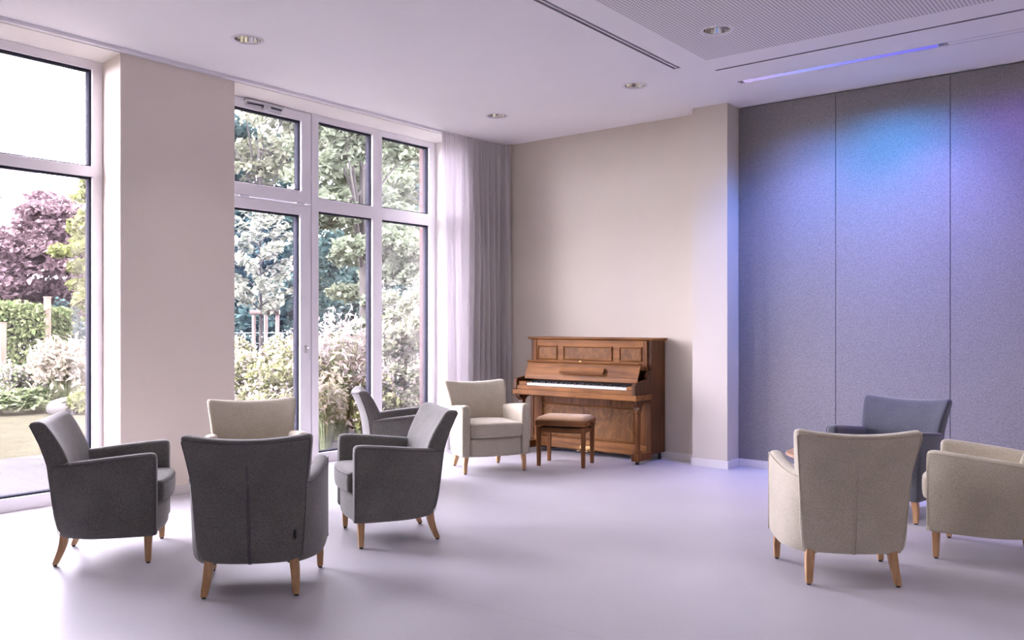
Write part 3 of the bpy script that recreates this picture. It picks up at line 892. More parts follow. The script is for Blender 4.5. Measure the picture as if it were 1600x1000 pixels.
    # legs
    for sx in (-1, 1):
        bm = bmesh.new(); rings = []
        for z, c, h_ in ((.010, .25, .0155), (.09, .25, .019), (.19, .25, .0235)):
            cxx = sx * (.299 - (.012 if z > .1 else 0)); rings.append([(cxx - h_, c - h_, z), (cxx + h_, c - h_, z), (cxx + h_, c + h_, z), (cxx - h_, c + h_, z)])
        loft(bm, rings); l = obj('leg', bm, M['leg'], root, bevel=.004)
        bm = bmesh.new(); lathe(bm, [(.011, 0), (.012, .011)], 14, sx * .299, .25); obj('glide', bm, M['glide'], l)
        bm = bmesh.new(); rings = []
        for z, c, h_ in ((.010, -.262, .0165), (.04, -.250, .0185), (.085, -.232, .0205), (.13, -.220, .0225), (.20, -.212, .024)):
            cxx = sx * (.232 - .02 * min(1, z / .2)); rings.append([(cxx - h_, c - h_, z), (cxx + h_, c - h_, z), (cxx + h_, c + h_, z), (cxx - h_, c + h_, z)])
        loft(bm, rings); l = obj('leg', bm, M['leg'], root, bevel=.004)
        bm = bmesh.new(); lathe(bm, [(.011, 0), (.012, .011)], 14, sx * .232, -.262); obj('glide', bm, M['glide'], l)
    return root
protos = {}
def chair(kind, x, y, t, label, group):
    if kind not in protos:
        fab = {'grey': 'grey_fabric', 'cream': 'cream_fabric', 'slate': 'slate_fabric'}[kind]
        pipe = {'grey': 'grey_pipe', 'cream': 'cream_pipe', 'slate': 'slate_pipe'}[kind]
        protos[kind] = make_chair('armchair', fab, pipe); c = protos[kind]
    else:
        c = copy_tree(protos[kind])
    c.location = (x, y, 0); c.rotation_euler = (0, 0, t)
    tag(c, label, 'armchair', group)
    return c
GL, GR_ = 'armchairs standing in a ring by the windows', 'armchairs grouped before the textile wall'
chair('grey', -5.212, 2.605, -.637, 'grey armchair seen from its side, leftmost of all the armchairs', GL)
c2 = chair('grey', -3.990, 2.810, .787, 'dark grey armchair in the foreground turned with its back to the viewer', GL)
chair('grey', -4.212, 3.992, 2.597, 'grey armchair facing left, in the foreground right of the one seen from behind', GL)
chair('grey', -5.50, 5.33, -.66, 'grey armchair facing right close to the tall window, partly hidden by another grey one', GL)
chair('cream', -5.297, 3.697, 4.177, 'cream armchair by the beige pier, mostly hidden behind a dark grey armchair', GL)
chair('cream', -5.420, 6.410, -2.08, 'cream armchair seen from the front beside the piano bench', 'armchair next to the piano')
chair('cream', -1.574, 4.971, .568, 'cream armchair seen from behind with a centre back seam, before the round table', GR_)
chair('slate', -1.788, 6.772, 2.997, 'slate grey armchair standing against the violet lit textile wall', GR_)
chair('cream', -0.990, 5.941, 1.653, 'cream armchair cut off by the right edge of the picture', GR_)
# black maker's label sewn to the rear of the foreground chair
bk = [c for c in c2.children if c.name.startswith('backrest')][0]
bm = bmesh.new(); box(bm, .222, .232, back_rear(.8, .33) - .004, back_rear(.8, .33) + .004, .30, .345)
o = obj('fabric_tag', bm, M['tag'], bk); o['label'] = 'small black fabric tag'

# =================================================================== coffee table
t = empty('coffee_table', (-1.90, 5.85, 0))
tag(t, 'small round oak coffee table peeking out behind the cream armchair', 'table')
bm = bmesh.new(); lathe(bm, [(.27, .510), (.298, .522), (.30, .530), (.30, .537), (.296, .540)], 64); obj('table_top', bm, M['oak'], t, smooth=False)
bm = bmesh.new(); lathe(bm, [(.035, .02), (.03, .06), (.028, .47), (.06, .5095)], 32); obj('pedestal', bm, M['oak'], t, smooth=True)
bm = bmesh.new(); lathe(bm, [(.19, 0.0), (.20, .004), (.20, .014), (.18, .022), (.04, .026)], 48); obj('base', bm, M['oak'], t, smooth=False)

# =================================================================== piano
PXR, PXL = -4.335, -5.875
P = empty('upright_piano', (-5.105, 7.9, 0))
tag(P, 'old upright piano of reddish brown walnut against the cream wall', 'piano')
OX, OY = 5.105, -7.9
def pb(name, mat, x0, x1, y0, y1, z0, z1, bevel=.003, parent=None):
    bm = bmesh.new(); box(bm, x0 + OX, x1 + OX, y0 + OY, y1 + OY, z0, z1)
    return obj(name, bm, M[mat], parent or P, bevel=bevel)
YC = 7.75; YR = 8.035; YK = 7.417
# sides: rear slab plus forward arm in one outline
for sx, xa, xb in ((0, PXL, PXL + .045), (1, PXR - .045, PXR)):
    prof = [(YR, .075), (YR, 1.245), (YC, 1.245), (YC, .93)]
    for k in range(1, 7):
        a = k / 6 * PI / 2
        prof.append((YC - .10 * math.sin(a) * .9, .93 - .085 * (1 - math.cos(a))))
    prof += [(YK + .05, .822), (YK + .02, .812), (YK + .006, .79), (YK + .004, .70), (YC - .02, .70), (YC - .02, .075)]
    bm = bmesh.new(); extrude_poly(bm, [(a + OY, b) for a, b in prof], 'x', xa + OX, xb + OX)
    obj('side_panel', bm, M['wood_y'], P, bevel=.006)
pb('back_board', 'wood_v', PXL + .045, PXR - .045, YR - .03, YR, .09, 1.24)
# lid with moulded edge
bm = bmesh.new()
x0, x1 = PXL - .03 + OX, PXR + .03 + OX; y0, y1 = YC - .035 + OY, YR + OY
def rr(i, z): return [(x0 + i, y0 + i, z), (x1 - i, y0 + i, z), (x1 - i, y1, z), (x0 + i, y1, z)]
loft(bm, [rr(.026, 1.238), rr(.022, 1.244), rr(.006, 1.248), rr(0, 1.254), rr(0, 1.262), rr(.006, 1.266), rr(.012, 1.268)])
obj('lid', bm, M['wood_h'], P)
# upper front panel with three framed fields
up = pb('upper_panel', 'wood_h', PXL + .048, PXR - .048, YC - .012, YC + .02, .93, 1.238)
def moulding(name, parent, x0, x1, z0, z1, y, w=.014, d=.010, mat='wood_h'):
    bm = bmesh.new()
    a = [(x0, z0), (x1, z0), (x1, z1), (x0, z1)]
    b = [(x0 + w, z0 + w), (x1 - w, z0 + w), (x1 - w, z1 - w), (x0 + w, z1 - w)]
    m2 = [(x0 + w * .5, z0 + w * .5), (x1 - w * .5, z0 + w * .5), (x1 - w * .5, z1 - w * .5), (x0 + w * .5, z1 - w * .5)]
    rings = [[(p[0] + OX, y + OY + .002, p[1]) for p in a], [(p[0] + OX, y + OY - d * .6, p[1]) for p in a], [(p[0] + OX, y + OY - d, p[1]) for p in m2], [(p[0] + OX, y + OY - d * .4, p[1]) for p in b], [(p[0] + OX, y + OY + .002, p[1]) for p in b]]
    vs_ = [[bm.verts.new(p) for p in r_] for r_ in rings]
    for i in range(5):
        A, B = vs_[i], vs_[(i + 1) % 5]
        for k in range(4):
            j = (k + 1) % 4; bm.faces.new((A[k], A[j], B[j], B[k]))
    return obj(name, bm, M[mat], parent, smooth=False)
for (a, b) in ((-5.775, -5.505), (-5.425, -4.795), (-4.712, -4.440)):
    f = pb('burl_field', 'burl', a + .008, b - .008, YC - .0145, YC - .011, 1.028, 1.168, bevel=0, parent=up)
    moulding('field_moulding', f, a, b, 1.020, 1.176, YC - .012, w=.018, d=.014)
pb('pilaster', 'wood_v', PXL + .045, PXL + .085, YC - .022, YC - .012, .93, 1.236, parent=P, bevel=.002)
pb('pilaster', 'wood_v', PXR - .085, PXR - .045, YC - .022, YC - .012, .93, 1.236, parent=P, bevel=.002)
# fallboard, folded open
bm = bmesh.new()
prof = [(7.560, .806), (7.548, .812), (7.562, .86), (7.598, .94), (7.622, .992), (7.598, .996), (7.592, 1.004), (7.60, 1.012), (7.655, 1.012), (7.655, 1.0), (7.640, .99), (7.612, .93), (7.575, .855)]
extrude_poly(bm, [(a + OY, b) for a, b in prof], 'x', PXL + .055 + OX, PXR - .055 + OX)
fb = obj('fallboard', bm, M['wood_h'], P, bevel=.002)
bm = bmesh.new(); box(bm, -5.12 + OX, -5.09 + OX, 7.588 + OY, 7.60 + OY, 1.006, 1.022); obj('latch', bm, M['brass'], fb, bevel=.002)
# music desk rail on the fallboard
bm = bmesh.new()
extrude_poly(bm, [(a + OY, b) for a, b in [(7.548, .893), (7.540, .899), (7.574, .952), (7.588, .948), (7.570, .90)]], 'x', -5.345 + OX, -4.79 + OX)
md = obj('music_rail', bm, M['wood_h'], P, bevel=.002)
bm = bmesh.new(); box(bm, -5.35 + OX, -4.785 + OX, 7.528 + OY, 7.570 + OY, .886, .893); obj('ledge', bm, M['wood_h'], md, bevel=.002)
# key bed, key slip, cheek blocks
pb('key_bed', 'wood_h', PXL - .012, PXR + .012, YK, YC - .02, .642, .698, bevel=.006)
pb('key_slip', 'wood_h', PXL + .045, PXR - .045, YK + .012, YK + .034, .698, .742, bevel=.004)
bm = bmesh.new(); tube(bm, [(-5.10 + OX, YK + .0135 + OY, .722), (-5.10 + OX, YK + .009 + OY, .722)], .006, 12); obj('keyhole', bm, M['ebony'], P)
for xa, xb in ((PXL + .045, -5.715), (-4.455, PXR - .045)):
    pb('cheek_block', 'wood_h', xa, xb, YK + .034, 7.56, .70, .782, bevel=.005)
pb('key_cavity_shade', 'recess_shade', PXL + .045, PXR - .045, 7.60, YC - .013, .70, .80, bevel=0)  # solid dark block painting the shade behind the keys
# keys
nW = 52; kx0, kx1 = -5.713, -4.457; kw = (kx1 - kx0) / nW
bmw = bmesh.new(); box(bmw, .0007, kw - .0007, 0, .145, .745, .772)
wk = obj('white_key', bmw, M['ivory'], P, bevel=.0015); wk.location = (kx0 + OX, YK + .036 + OY, 0)
for i in range(1, nW):
    c = wk.copy(); COL.objects.link(c); c.parent = P; c.location = (kx0 + i * kw + OX, YK + .036 + OY, 0)
bk_ = bmesh.new()
loft(bk_, [[(-.0062, 0, .771), (.0062, 0, .771), (.0062, .092, .771), (-.0062, .092, .771)], [(-.0052, .006, .787), (.0052, .006, .787), (.0052, .092, .787), (-.0052, .092, .787)]])
bk0 = obj('black_key', bk_, M['ebony'], P, bevel=.001); first = True
for i in range(nW - 1):
    if (i % 7) in (1, 4): continue     # after B and E
    if first: c = bk0; first = False
    else:
        c = bk0.copy(); COL.objects.link(c); c.parent = P
    c.location = (kx0 + (i + 1) * kw + OX, YK + .036 + .052 + OY, 0)
# lower front panel
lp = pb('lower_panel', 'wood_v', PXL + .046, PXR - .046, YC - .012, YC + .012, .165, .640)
pb('lower_field', 'burl', -5.69, -4.545, YC - .015, YC - .011, .195, .520, parent=lp, bevel=0)
moulding('lower_moulding', lp, -5.715, -4.52, .175, .540, YC - .012, w=.018, d=.014)
bot = pb('bottom_rail', 'wood_h', PXL + .046, PXR - .046, YC - .022, YC + .02, .055, .165, bevel=.004)
pb('shadow_board', 'recess_shade', PXL + .046, PXR - .046, YC + .03, YC + .05, .03, .075, bevel=0)  # dark strip painting the shade under the bottom rail
# consoles, columns, toe blocks
for xa, xb in ((PXL + .006, PXL + .062), (PXR - .062, PXR - .006)):
    prof = [(YC - .02, .642), (YK + .03, .642), (YK + .035, .615), (YK + .06, .60), (YK + .09, .575), (YK + .085, .545), (YK + .135, .545), (YK + .14, .575), (YK + .18, .61), (YC - .02, .62)]
    bm = bmesh.new(); extrude_poly(bm, [(a + OY, b) for a, b in prof], 'x', xa - .004 + OX, xb + .004 + OX)
    obj('bracket', bm, M['wood_y'], P, bevel=.004)
    bm = bmesh.new(); cxx = (xa + xb) / 2 + OX; cyy = YK + .108 + OY
    def sq(h_, z): 
        q = h_ * .42
        return [(cxx - h_, cyy - q, z), (cxx - q, cyy - h_, z), (cxx + q, cyy - h_, z), (cxx + h_, cyy - q, z), (cxx + h_, cyy + q, z), (cxx + q, cyy + h_, z), (cxx - q, cyy + h_, z), (cxx - h_, cyy + q, z)]
    loft(bm, [sq(.030, .112), sq(.030, .14), sq(.024, .15), sq(.026, .33), sq(.028, .50), sq(.024, .51), sq(.034, .52), sq(.034, .546)])
    obj('column', bm, M['wood_v'], P)
    xm = (xa + xb) / 2
    pb('toe_block', 'wood_v', xm - .042, xm + .042, YK + .048, YC - .012, .036, .112, bevel=.006)
    for yy in (YK + .10,):
        bm = bmesh.new(); tube(bm, [(xm - .012 + OX, yy + OY, .019), (xm + .012 + OX, yy + OY, .019)], .019, 18); box(bm, xm - .008 + OX, xm + .008 + OX, yy - .008 + OY, yy + .008 + OY, .022, .038)
        obj('caster', bm, M['ebony'], P)
    bm = bmesh.new(); tube(bm, [(xm - .012 + OX, YR - .06 + OY, .019), (xm + .012 + OX, YR - .06 + OY, .019)], .019, 18); box(bm, xm - .01 + OX, xm + .01 + OX, YR - .075 + OY, YR - .045 + OY, .022, .078)
    obj('caster', bm, M['ebony'], P)
# pedals
for xx in (-5.155, -5.055):
    bm = bmesh.new()
    rings = []
    for y, w_, z in ((YC - .02, .009, .062), (YC - .06, .010, .064), (YC - .09, .020, .058), (YC - .115, .026, .054), (YC - .128, .018, .052)):
        rings.append([(xx - w_ + OX, y + OY, z), (xx + w_ + OX, y + OY, z), (xx + w_ + OX, y + OY, z + .010), (xx - w_ + OX, y + OY, z + .010)])
    loft(bm, rings); obj('pedal', bm, M['brass'], P, bevel=.003)
pb('pedal_plate', 'brass', -5.20, -5.01, YC - .026, YC - .021, .048, .10, bevel=.002)

# =================================================================== piano bench
Bn = empty('piano_bench', (-4.950, 7.100, 0), math.atan2(7.007 - 6.861, -4.724 + 5.156))
tag(Bn, 'small walnut piano bench with a tan padded seat before the keyboard', 'bench')
hx, hy = .228, .172
for sx in (-1, 1):
    for sy in (-1, 1):
        bm = bmesh.new(); rings = []
        for z, h_ in ((0, .015), (.006, .0165), (.10, .0185), (.30, .0205), (.392, .0205)):
            rings.append([(sx * hx - h_, sy * hy - h_, z), (sx * hx + h_, sy * hy - h_, z), (sx * hx + h_, sy * hy + h_, z), (sx * hx - h_, sy * hy + h_, z)])
        loft(bm, rings); obj('leg', bm, M['bench_wood'], Bn, bevel=.003)
M['bench_h'] = wood('bench_walnut_level', (0.12, 0.045, 0.013), (0.29, 0.125, 0.045), 'X', 1.2)
for sy in (-1, 1):
    bm = bmesh.new(); box(bm, -hx + .02, hx - .02, sy * hy - .010, sy * hy + .010, .335, .385); obj('apron', bm, M['bench_h'], Bn, bevel=.003)
for sx in (-1, 1):
    bm = bmesh.new(); box(bm, sx * hx - .010, sx * hx + .010, -hy + .02, hy - .02, .335, .385); obj('apron', bm, M['bench_h'], Bn, bevel=.003)
bm = bmesh.new()
for a in (-.12, .12):
    tube(bm, [(a, -.12, .365), (a, .12, .400)], .007, 8); tube(bm, [(a, .12, .365), (a, -.12, .400)], .007, 8)
tube(bm, [(-.12, 0, .382), (.27, 0, .382)], .006, 8)
box(bm, -.215, .215, -.16, .16, .352, .358)
obj('lift_mechanism', bm, M['ebony'], Bn)
bm = bmesh.new(); box(bm, -hx - .032, hx + .032, -hy - .028, hy + .028, .402, .455); seat = obj('seat_frame', bm, M['bench_h'], Bn, bevel=.006)
bm = bmesh.new()
def rq(h_, k_, z, n=6):
    pts = []; rad = .035
    for (cx_, cy_, a0) in ((h_ - rad, k_ - rad, 0), (-h_ + rad, k_ - rad, PI / 2), (-h_ + rad, -k_ + rad, PI), (h_ - rad, -k_ + rad, 1.5 * PI)):
        for i in range(n): 
            a = a0 + i / (n - 1) * PI / 2; pts.append((cx_ + rad * math.cos(a), cy_ + rad * math.sin(a), z))
    return pts
loft(bm, [rq(.252, .192, .4545), rq(.254, .194, .468), rq(.246, .186, .482), rq(.22, .16, .494), rq(.15, .10, .501), rq(.06, .04, .503)])
obj('cushion', bm, M['bench_pad'], Bn, smooth=True)
bm = bmesh.new(); tube(bm, [(.262, 0, .430), (.275, 0, .430), (.28, 0, .430), (.298, 0, .430), (.302, 0, .430)], [.009, .009, .020, .022, .017], 18); obj('knob', bm, M['bench_h'], Bn, smooth=True)

# =================================================================== garden
rng = np.random.default_rng(7)
def ray(u, d):
    """a point at depth d (metres along the view axis) seen at column u: used to survey positions"""
    Fv = np.array([-math.sin(YAW), math.cos(YAW)]); Rv = np.array([math.cos(YAW), math.sin(YAW)])
    p = Fv * d + Rv * (u - 800) / F_PX * d
    return float(p[0]), float(p[1])
def zat(v, d): return 1.4 - (v - 508) * d / F_PX

def leaves(name, pts, size, mat, parent, upbias=0.5, aspect=1.7, jitter=.4):
    pts = np.asarray(pts); n = len(pts)
    nrm = rng.normal(size=(n, 3)); nrm[:, 2] = np.abs(nrm[:, 2]) + upbias; nrm /= np.linalg.norm(nrm, axis=1)[:, None]
    t = rng.normal(size=(n, 3)); t -= (t * nrm).sum(1)[:, None] * nrm; t /= np.linalg.norm(t, axis=1)[:, None]
    b = np.cross(nrm, t)
    s = size * (1 + jitter * rng.uniform(-1, 1, n))[:, None]
    l = s * aspect * .5; w = s * .5
    fold = nrm * s * .12
    V = np.stack([pts - t * l, pts + b * w + fold, pts + t * l, pts - b * w + fold], 1).reshape(-1, 3)
    idx = np.arange(n * 4, dtype=np.int32)
    me = bpy.data.meshes.new(name)
    me.vertices.add(n * 4); me.vertices.foreach_set('co', V.astype(np.float32).ravel())
    me.loops.add(n * 4); me.loops.foreach_set('vertex_index', idx)
    me.polygons.add(n); me.polygons.foreach_set('loop_start', np.arange(0, n * 4, 4, dtype=np.int32)); me.polygons.foreach_set('loop_total', np.full(n, 4, dtype=np.int32))
    me.update(); me.validate()
    return link_mesh(name, me, mat, parent)
def crown_pts(K, n, rx, ry, rz, zc, cl, shell=.55, flat=.6):
    d = rng.normal(size=(K, 3)); d /= np.linalg.norm(d, axis=1)[:, None]
    r = rng.uniform(shell, 1.0, K) ** .6
    c = d * r[:, None] * np.array([rx, ry, rz]) + np.array([0, 0, zc])
    k = rng.integers(0, K, n)
    p = rng.normal(size=(n, 3)); p /= np.linalg.norm(p, axis=1)[:, None]
    p *= (rng.uniform(0, 1, n) ** .4)[:, None] * cl
    p[:, 2] *= flat
    return c[k] + p, c
def tree(name, u, d, ztop, zbot, rad, mat, label, cat='tree', K=60, n=9000, leaf=.10, trunk=.12, group=None, cl=None, flat=.6, shell=.5, limbs=7):
    x, y = ray(u, d)
    e = empty(name, (x, y, -.05)); tag(e, label, cat, group)
    zc = (ztop + zbot) / 2; rz = (ztop - zbot) / 2
    p, c = crown_pts(K, n, rad, rad, rz, zc, cl or rad * .28, shell, flat)
    p = p[p[:, 2] > .05]
    leaves('foliage', p, leaf, mat, e)
    bm = bmesh.new()
    zt = zbot + (ztop - zbot) * .62
    tube(bm, [(0, 0, 0), (.04, .02, zt * .35), (-.05, .03, zt * .7), (.02, -.02, zt)], [trunk, trunk * .8, trunk * .6, trunk * .25], 9)
    for i in range(limbs):
        q = c[i % len(c)]; z0 = zt * rng.uniform(.42, .95)
        tube(bm, [(0, 0, z0), (q[0] * .45, q[1] * .45, z0 + (q[2] - z0) * .55), tuple(q)], [trunk * .34, trunk * .2, trunk * .06], 6)
    obj('trunk', bm, M['bark'], e, smooth=True)
    return e
def shrub(name, u, d, h_, rad, mat, label, n=2200, leaf=.06, cat='shrub', group=None, flowers=None, K=26, sx=1.0, blend=0, y_off=0):
    x, y = ray(u, d)
    e = empty(name, (x, y, -.04)); tag(e, label, cat, group)
    p, c = crown_pts(K, n, rad * sx, rad, h_ * .48, h_ * .5, rad * .34, .3, .9)
    p = p[p[:, 2] > .02]
    leaves('foliage', p, leaf, mat, e, upbias=.3)
    bm = bmesh.new()
    for i in range(8):
        q = c[i]; tube(bm, [(0, 0, 0), (q[0] * .5, q[1] * .5, max(.05, q[2] * .55)), tuple(q)], [.014, .010, .004], 5)
    obj('stem', bm, M['bark'], e)
    if flowers:
        fm, fn, fs = flowers
        q = p[rng.integers(0, len(p), fn)] * np.array([1.08, 1.08, 1.0]); q[:, 2] += rng.uniform(0, .12, fn) * h_
        leaves('blossom', q, fs, fm, e, upbias=.1, aspect=1.1)
    return e
def blades(name, n, rad, h_, w, mat, parent, lean=.35, z0=0.0):
    """a tuft of narrow curved blades"""
    a = rng.uniform(0, 2 * PI, n); r0 = rad * .25 * np.sqrt(rng.uniform(0, 1, n)); hh = h_ * rng.uniform(.6, 1.0, n)
    out = rad * rng.uniform(.2, 1.0, n)
    base = np.stack([r0 * np.cos(a), r0 * np.sin(a), np.full(n, z0)], 1)
    mid = base + np.stack([out * .35 * np.cos(a), out * .35 * np.sin(a), hh * .65], 1)
    tip = base + np.stack([out * np.cos(a), out * np.sin(a), hh * (1 - lean * out / rad * .5)], 1)
    b = np.stack([-np.sin(a), np.cos(a), np.zeros(n)], 1) * w
    V = np.stack([base - b, base + b, mid + b, mid - b, tip], 1).reshape(-1, 3)
    F = []
    for i in range(n):
        k = i * 5; F.append((k, k + 1, k + 2, k + 3)); F.append((k + 3, k + 2, k + 4))
    me = bpy.data.meshes.new(name); me.from_pydata(V.tolist(), [], F); me.update()
    return link_mesh(name, me, mat, parent), tip

# ground
def flat(name, mat, pts, z, label, cat, kind='structure', th=.05):
    bm = bmesh.new(); extrude_poly(bm, pts, 'z', z - th, z); o = obj(name, bm, mat); o['kind'] = kind; o['label'] = label; o['category'] = cat; return o
flat('ground', M['soil'], [(-90, -60), (-7.0, -60), (-7.0, 70), (-90, 70)], -.07, 'brown planting soil of the garden', 'ground')
flat('lawn', M['lawn'], [(-17.5, -25), (-9.9, -25), (-9.9, 5.2), (-11.2, 6.6), (-14.6, 8.6), (-17.2, 7.6)], -.04, 'sunlit lawn seen through the left window', 'lawn')
flat('lawn', M['lawn'], [(-14.8, 8.9), (-12.2, 7.9), (-13.6, 11.0), (-16.5, 12.2), (-18.2, 11.2)], -.045, 'lawn strip seen between pier and terrace door', 'lawn')
flat('garden_path', M['path'], [(-17.2, 11.4), (-15.8, 10.4), (-17.0, 14.5), (-24, 19), (-25, 17)], -.035, 'pale pink gravel path beyond the shrubs', 'path')
flat('patio', M['paving'], [(-9.9, -25), (-7.216, -25), (-7.216, 12), (-8.6, 12), (-8.75, 7.9), (-9.35, 7.3), (-9.9, 5.2)], -.02, 'pale stone terrace outside the windows', 'patio')

# trees behind (background belt)
belt = [(330, 29, 12, 'tall dense tree at the far back left of the terrace door'), (445, 36, 15, 'dark blue green tree filling the back of the terrace door'), (560, 29.5, 12, 'tall tree behind the one with the forked trunk'),
        (655, 37, 15, 'tall tree behind the right window pane'), (770, 29, 12, 'tree at the back hidden by the curtain')]
for i, (u, d, zt, lb) in enumerate(belt):
    tree('background_tree', u, d, zt, .6, 2.7, M['leaf_dark'] if i in (0, 1, 4) else M['leaf_mid'], lb, n=9000, leaf=.22, K=60, trunk=.2, group='trees closing the back of the garden', cl=.9)
tree('copper_maple', 20, 21, 4.8, .8, 2.35, M['leaf_purple'], 'purple leaved maple behind the hedge in the left window', n=24000, leaf=.10, K=130, cl=.45, flat=.45, shell=.2)
tree('lime_tree', 152, 19, 5.0, .3, .78, M['leaf_lime'], 'yellow green tree right of the purple maple', n=7500, leaf=.10, K=55, cl=.30, flat=.5, shell=.2)
tree('forked_tree', 566, 19, 8.2, 1.6, 1.65, M['leaf_mid'], 'large old tree with forked trunk in the middle pane', n=17000, leaf=.10, K=70, cl=.45, trunk=.13, flat=.5, shell=.3, limbs=12)
tree('broad_tree', 672, 24, 9.2, 1.0, 2.5, M['leaf_mid'], 'broad green tree behind the right pane beside the brick', n=15000, leaf=.10, K=60, cl=.45, flat=.5, shell=.2)
tree('airy_tree', 405, 26, 9.8, 5.6, 2.8, M['leaf_pale'], 'airy pale tree against the sky in the tilting sash', n=5000, leaf=.13, K=60, cl=.6, flat=.5, shell=.2)
tree('dark_conifer', 425, 21, 4.3, .1, 1.9, M['leaf_dark'], 'dark blue green conifer behind the staked young tree', n=13000, leaf=.11, K=70, cl=.5, flat=.8, shell=.1)
tree('dark_conifer', 560, 25.5, 3.3, .1, 1.9, M['leaf_dark'], 'low dark conifer behind the forked trunk', n=8000, leaf=.11, K=60, cl=.45, flat=.8, shell=.1)
tree('dark_conifer', 112, 18.2, 2.0, .05, .62, M['leaf_dark'], 'small dark conifer between hedge and lime tree', n=3500, leaf=.07, K=30, cl=.22, flat=1.2, shell=.1)
# staked young tree
x, y = ray(407, 14)
e = empty('young_tree', (x, y, -.05)); tag(e, 'slim young pale leaved tree tied between wooden stakes', 'tree')
cp = []; bm = bmesh.new()
tube(bm, [(0, 0, 0), (.01, 0, 1.2), (-.01, .01, 2.2), (.0, 0, 3.35)], [.035, .03, .022, .008], 8)
for k in range(26):
    z0 = 1.55 + k * .066; a = k * 2.4; L = .62 - abs(z0 - 2.1) * .22
    tip = np.array([L * math.cos(a), L * math.sin(a), z0 + .30]); tube(bm, [(0, 0, z0), tuple(tip * np.array([.5, .5, 1]) - np.array([0, 0, .08])), tuple(tip)], [.012, .008, .003], 5)
    for s_ in (.45, .7, .95): cp.append((tip[0] * s_, tip[1] * s_, z0 + .30 * s_))
obj('trunk', bm, M['bark'], e, smooth=True)
cp = np.array(cp); n_ = 1500; k = rng.integers(0, len(cp), n_)
leaves('foliage', cp[k] + rng.normal(size=(n_, 3)) * np.array([.06, .06, .035]), .07, M['leaf_young'], e, upbias=.8, aspect=2)
st = empty('tree_stake', (x, y, -.05)); tag(st, 'wooden stakes with a round crossbar holding the young tree', 'tree stake')
Rv = Vector((math.cos(YAW), math.sin(YAW), 0)); Fv = Vector((-math.sin(YAW), math.cos(YAW), 0))
for dx, dy in ((-.10, -.02), (.28, -.02), (.0, .30)):
    q = Rv * dx + Fv * dy
    bm = bmesh.new(); tube(bm, [(q.x, q.y, 0), (q.x, q.y, 1.62)], .032, 12); obj('post', bm, M['stake'], st)
for a, b in (((-.15, -.06), (.33, -.06)),):
    p0 = Rv * a[0] + Fv * a[1]; p1 = Rv * b[0] + Fv * b[1]
    bm = bmesh.new(); tube(bm, [(p0.x, p0.y, 1.66), (p1.x, p1.y, 1.66)], .038, 12); obj('crossbar', bm, M['stake'], st)
# hedge with its fence posts, left window
x, y = ray(18, 17)
e = empty('clipped_hedge', (x, y, -.05)); tag(e, 'clipped leafy hedge in sun behind the lawn', 'hedge')
n_ = 16000
q = rng.uniform(-1, 1, (n_, 3)); ax = rng.integers(0, 3, n_)
q[np.arange(n_), ax] = np.sign(q[np.arange(n_), ax]) * rng.uniform(.8, 1.05, n_)
loc = q[:, :1] * .95 * np.array(Rv)[None] + q[:, 1:2] * .45 * np.array(Fv)[None]; loc[:, 2] = (q[:, 2] * .5 + .5) * (1.78 - .10 * q[:, 0]) + .05
leaves('foliage', loc + rng.normal(size=(n_, 3)) * .03, .062, M['leaf_hedge'], e, upbias=.2)
bm = bmesh.new()
for k in range(-6, 7):
    q_ = Rv * (k * .14); tube(bm, [(q_.x, q_.y, 0), (q_.x, q_.y, 1.5)], .02, 5)
obj('stem', bm, M['bark'], e)
for (u, d, h_, w_, lab) in ((4, 15.9, 1.45, .05, 'square timber post in front of the hedge'), (74, 16.6, 1.95, .05, 'brown timber post at the right end of the hedge')):
    x, y = ray(u, d); bm = bmesh.new(); box(bm, x - w_, x + w_, y - w_, y + w_, -.07, h_ - .02); box(bm, x - w_ * 1.15, x + w_ * 1.15, y - w_ * 1.15, y + w_ * 1.15, h_ - .02, h_)
    tag(obj('fence_post', bm, M['fencewood'], None, bevel=.006), lab, 'post', 'timber posts by the hedge')
# plants of the left window
def tuft(name, u, d, n, rad, h_, mat, label, plume=None, cat='plant', group=None, w=.006):
    x, y = ray(u, d); e = empty(name, (x, y, -.05)); tag(e, label, cat, group)
    _, tip = blades('blade', n, rad, h_, w, mat, e)
    if plume:
        m_, k, s_ = plume
        idx = rng.integers(0, len(tip), k)
        _p = tip[idx] + rng.normal(size=(k, 3)) * np.array([.02, .02, .09])
        leaves('plume', _p, s_, m_, e, upbias=0, aspect=3.2)
    return e
tuft('ornamental_grass', 104, 14.6, 1500, .48, 1.15, M['leaf_grass'], 'large tuft of ornamental grass with straw plumes by the lawn', (M['leaf_straw'], 2600, .045))
tuft('ornamental_grass', 146, 15.9, 900, .40, 1.0, M['leaf_grass'], 'tuft of ornamental grass partly cut by the window frame', (M['leaf_straw'], 1500, .045))
for i, (u, d) in enumerate([(-25, 13.9), (8, 13.8), (40, 14.0), (66, 14.4), (-60, 13.8)]):
    x, y = ray(u, d); e = empty('hosta', (x, y, -.05))
    tag(e, ['pale hosta at the left picture edge on the lawn border', 'broad leaved hosta second from the left on the lawn border', 'broad leaved hosta in the middle of the lawn border', 'hosta beside the grey boulder', 'hosta outside the left picture edge'][i], 'plant', 'hostas along the lawn')
    n_ = 260; a = rng.uniform(0, 2 * PI, n_); r_ = .36 * np.sqrt(rng.uniform(.02, 1, n_))
    leaves('foliage', np.stack([r_ * np.cos(a), r_ * np.sin(a), .08 + .28 * (1 - (r_ / .4) ** 2) + rng.uniform(-.05, .05, n_)], 1), .115, M['leaf_hosta'], e, upbias=1.2, aspect=1.8)
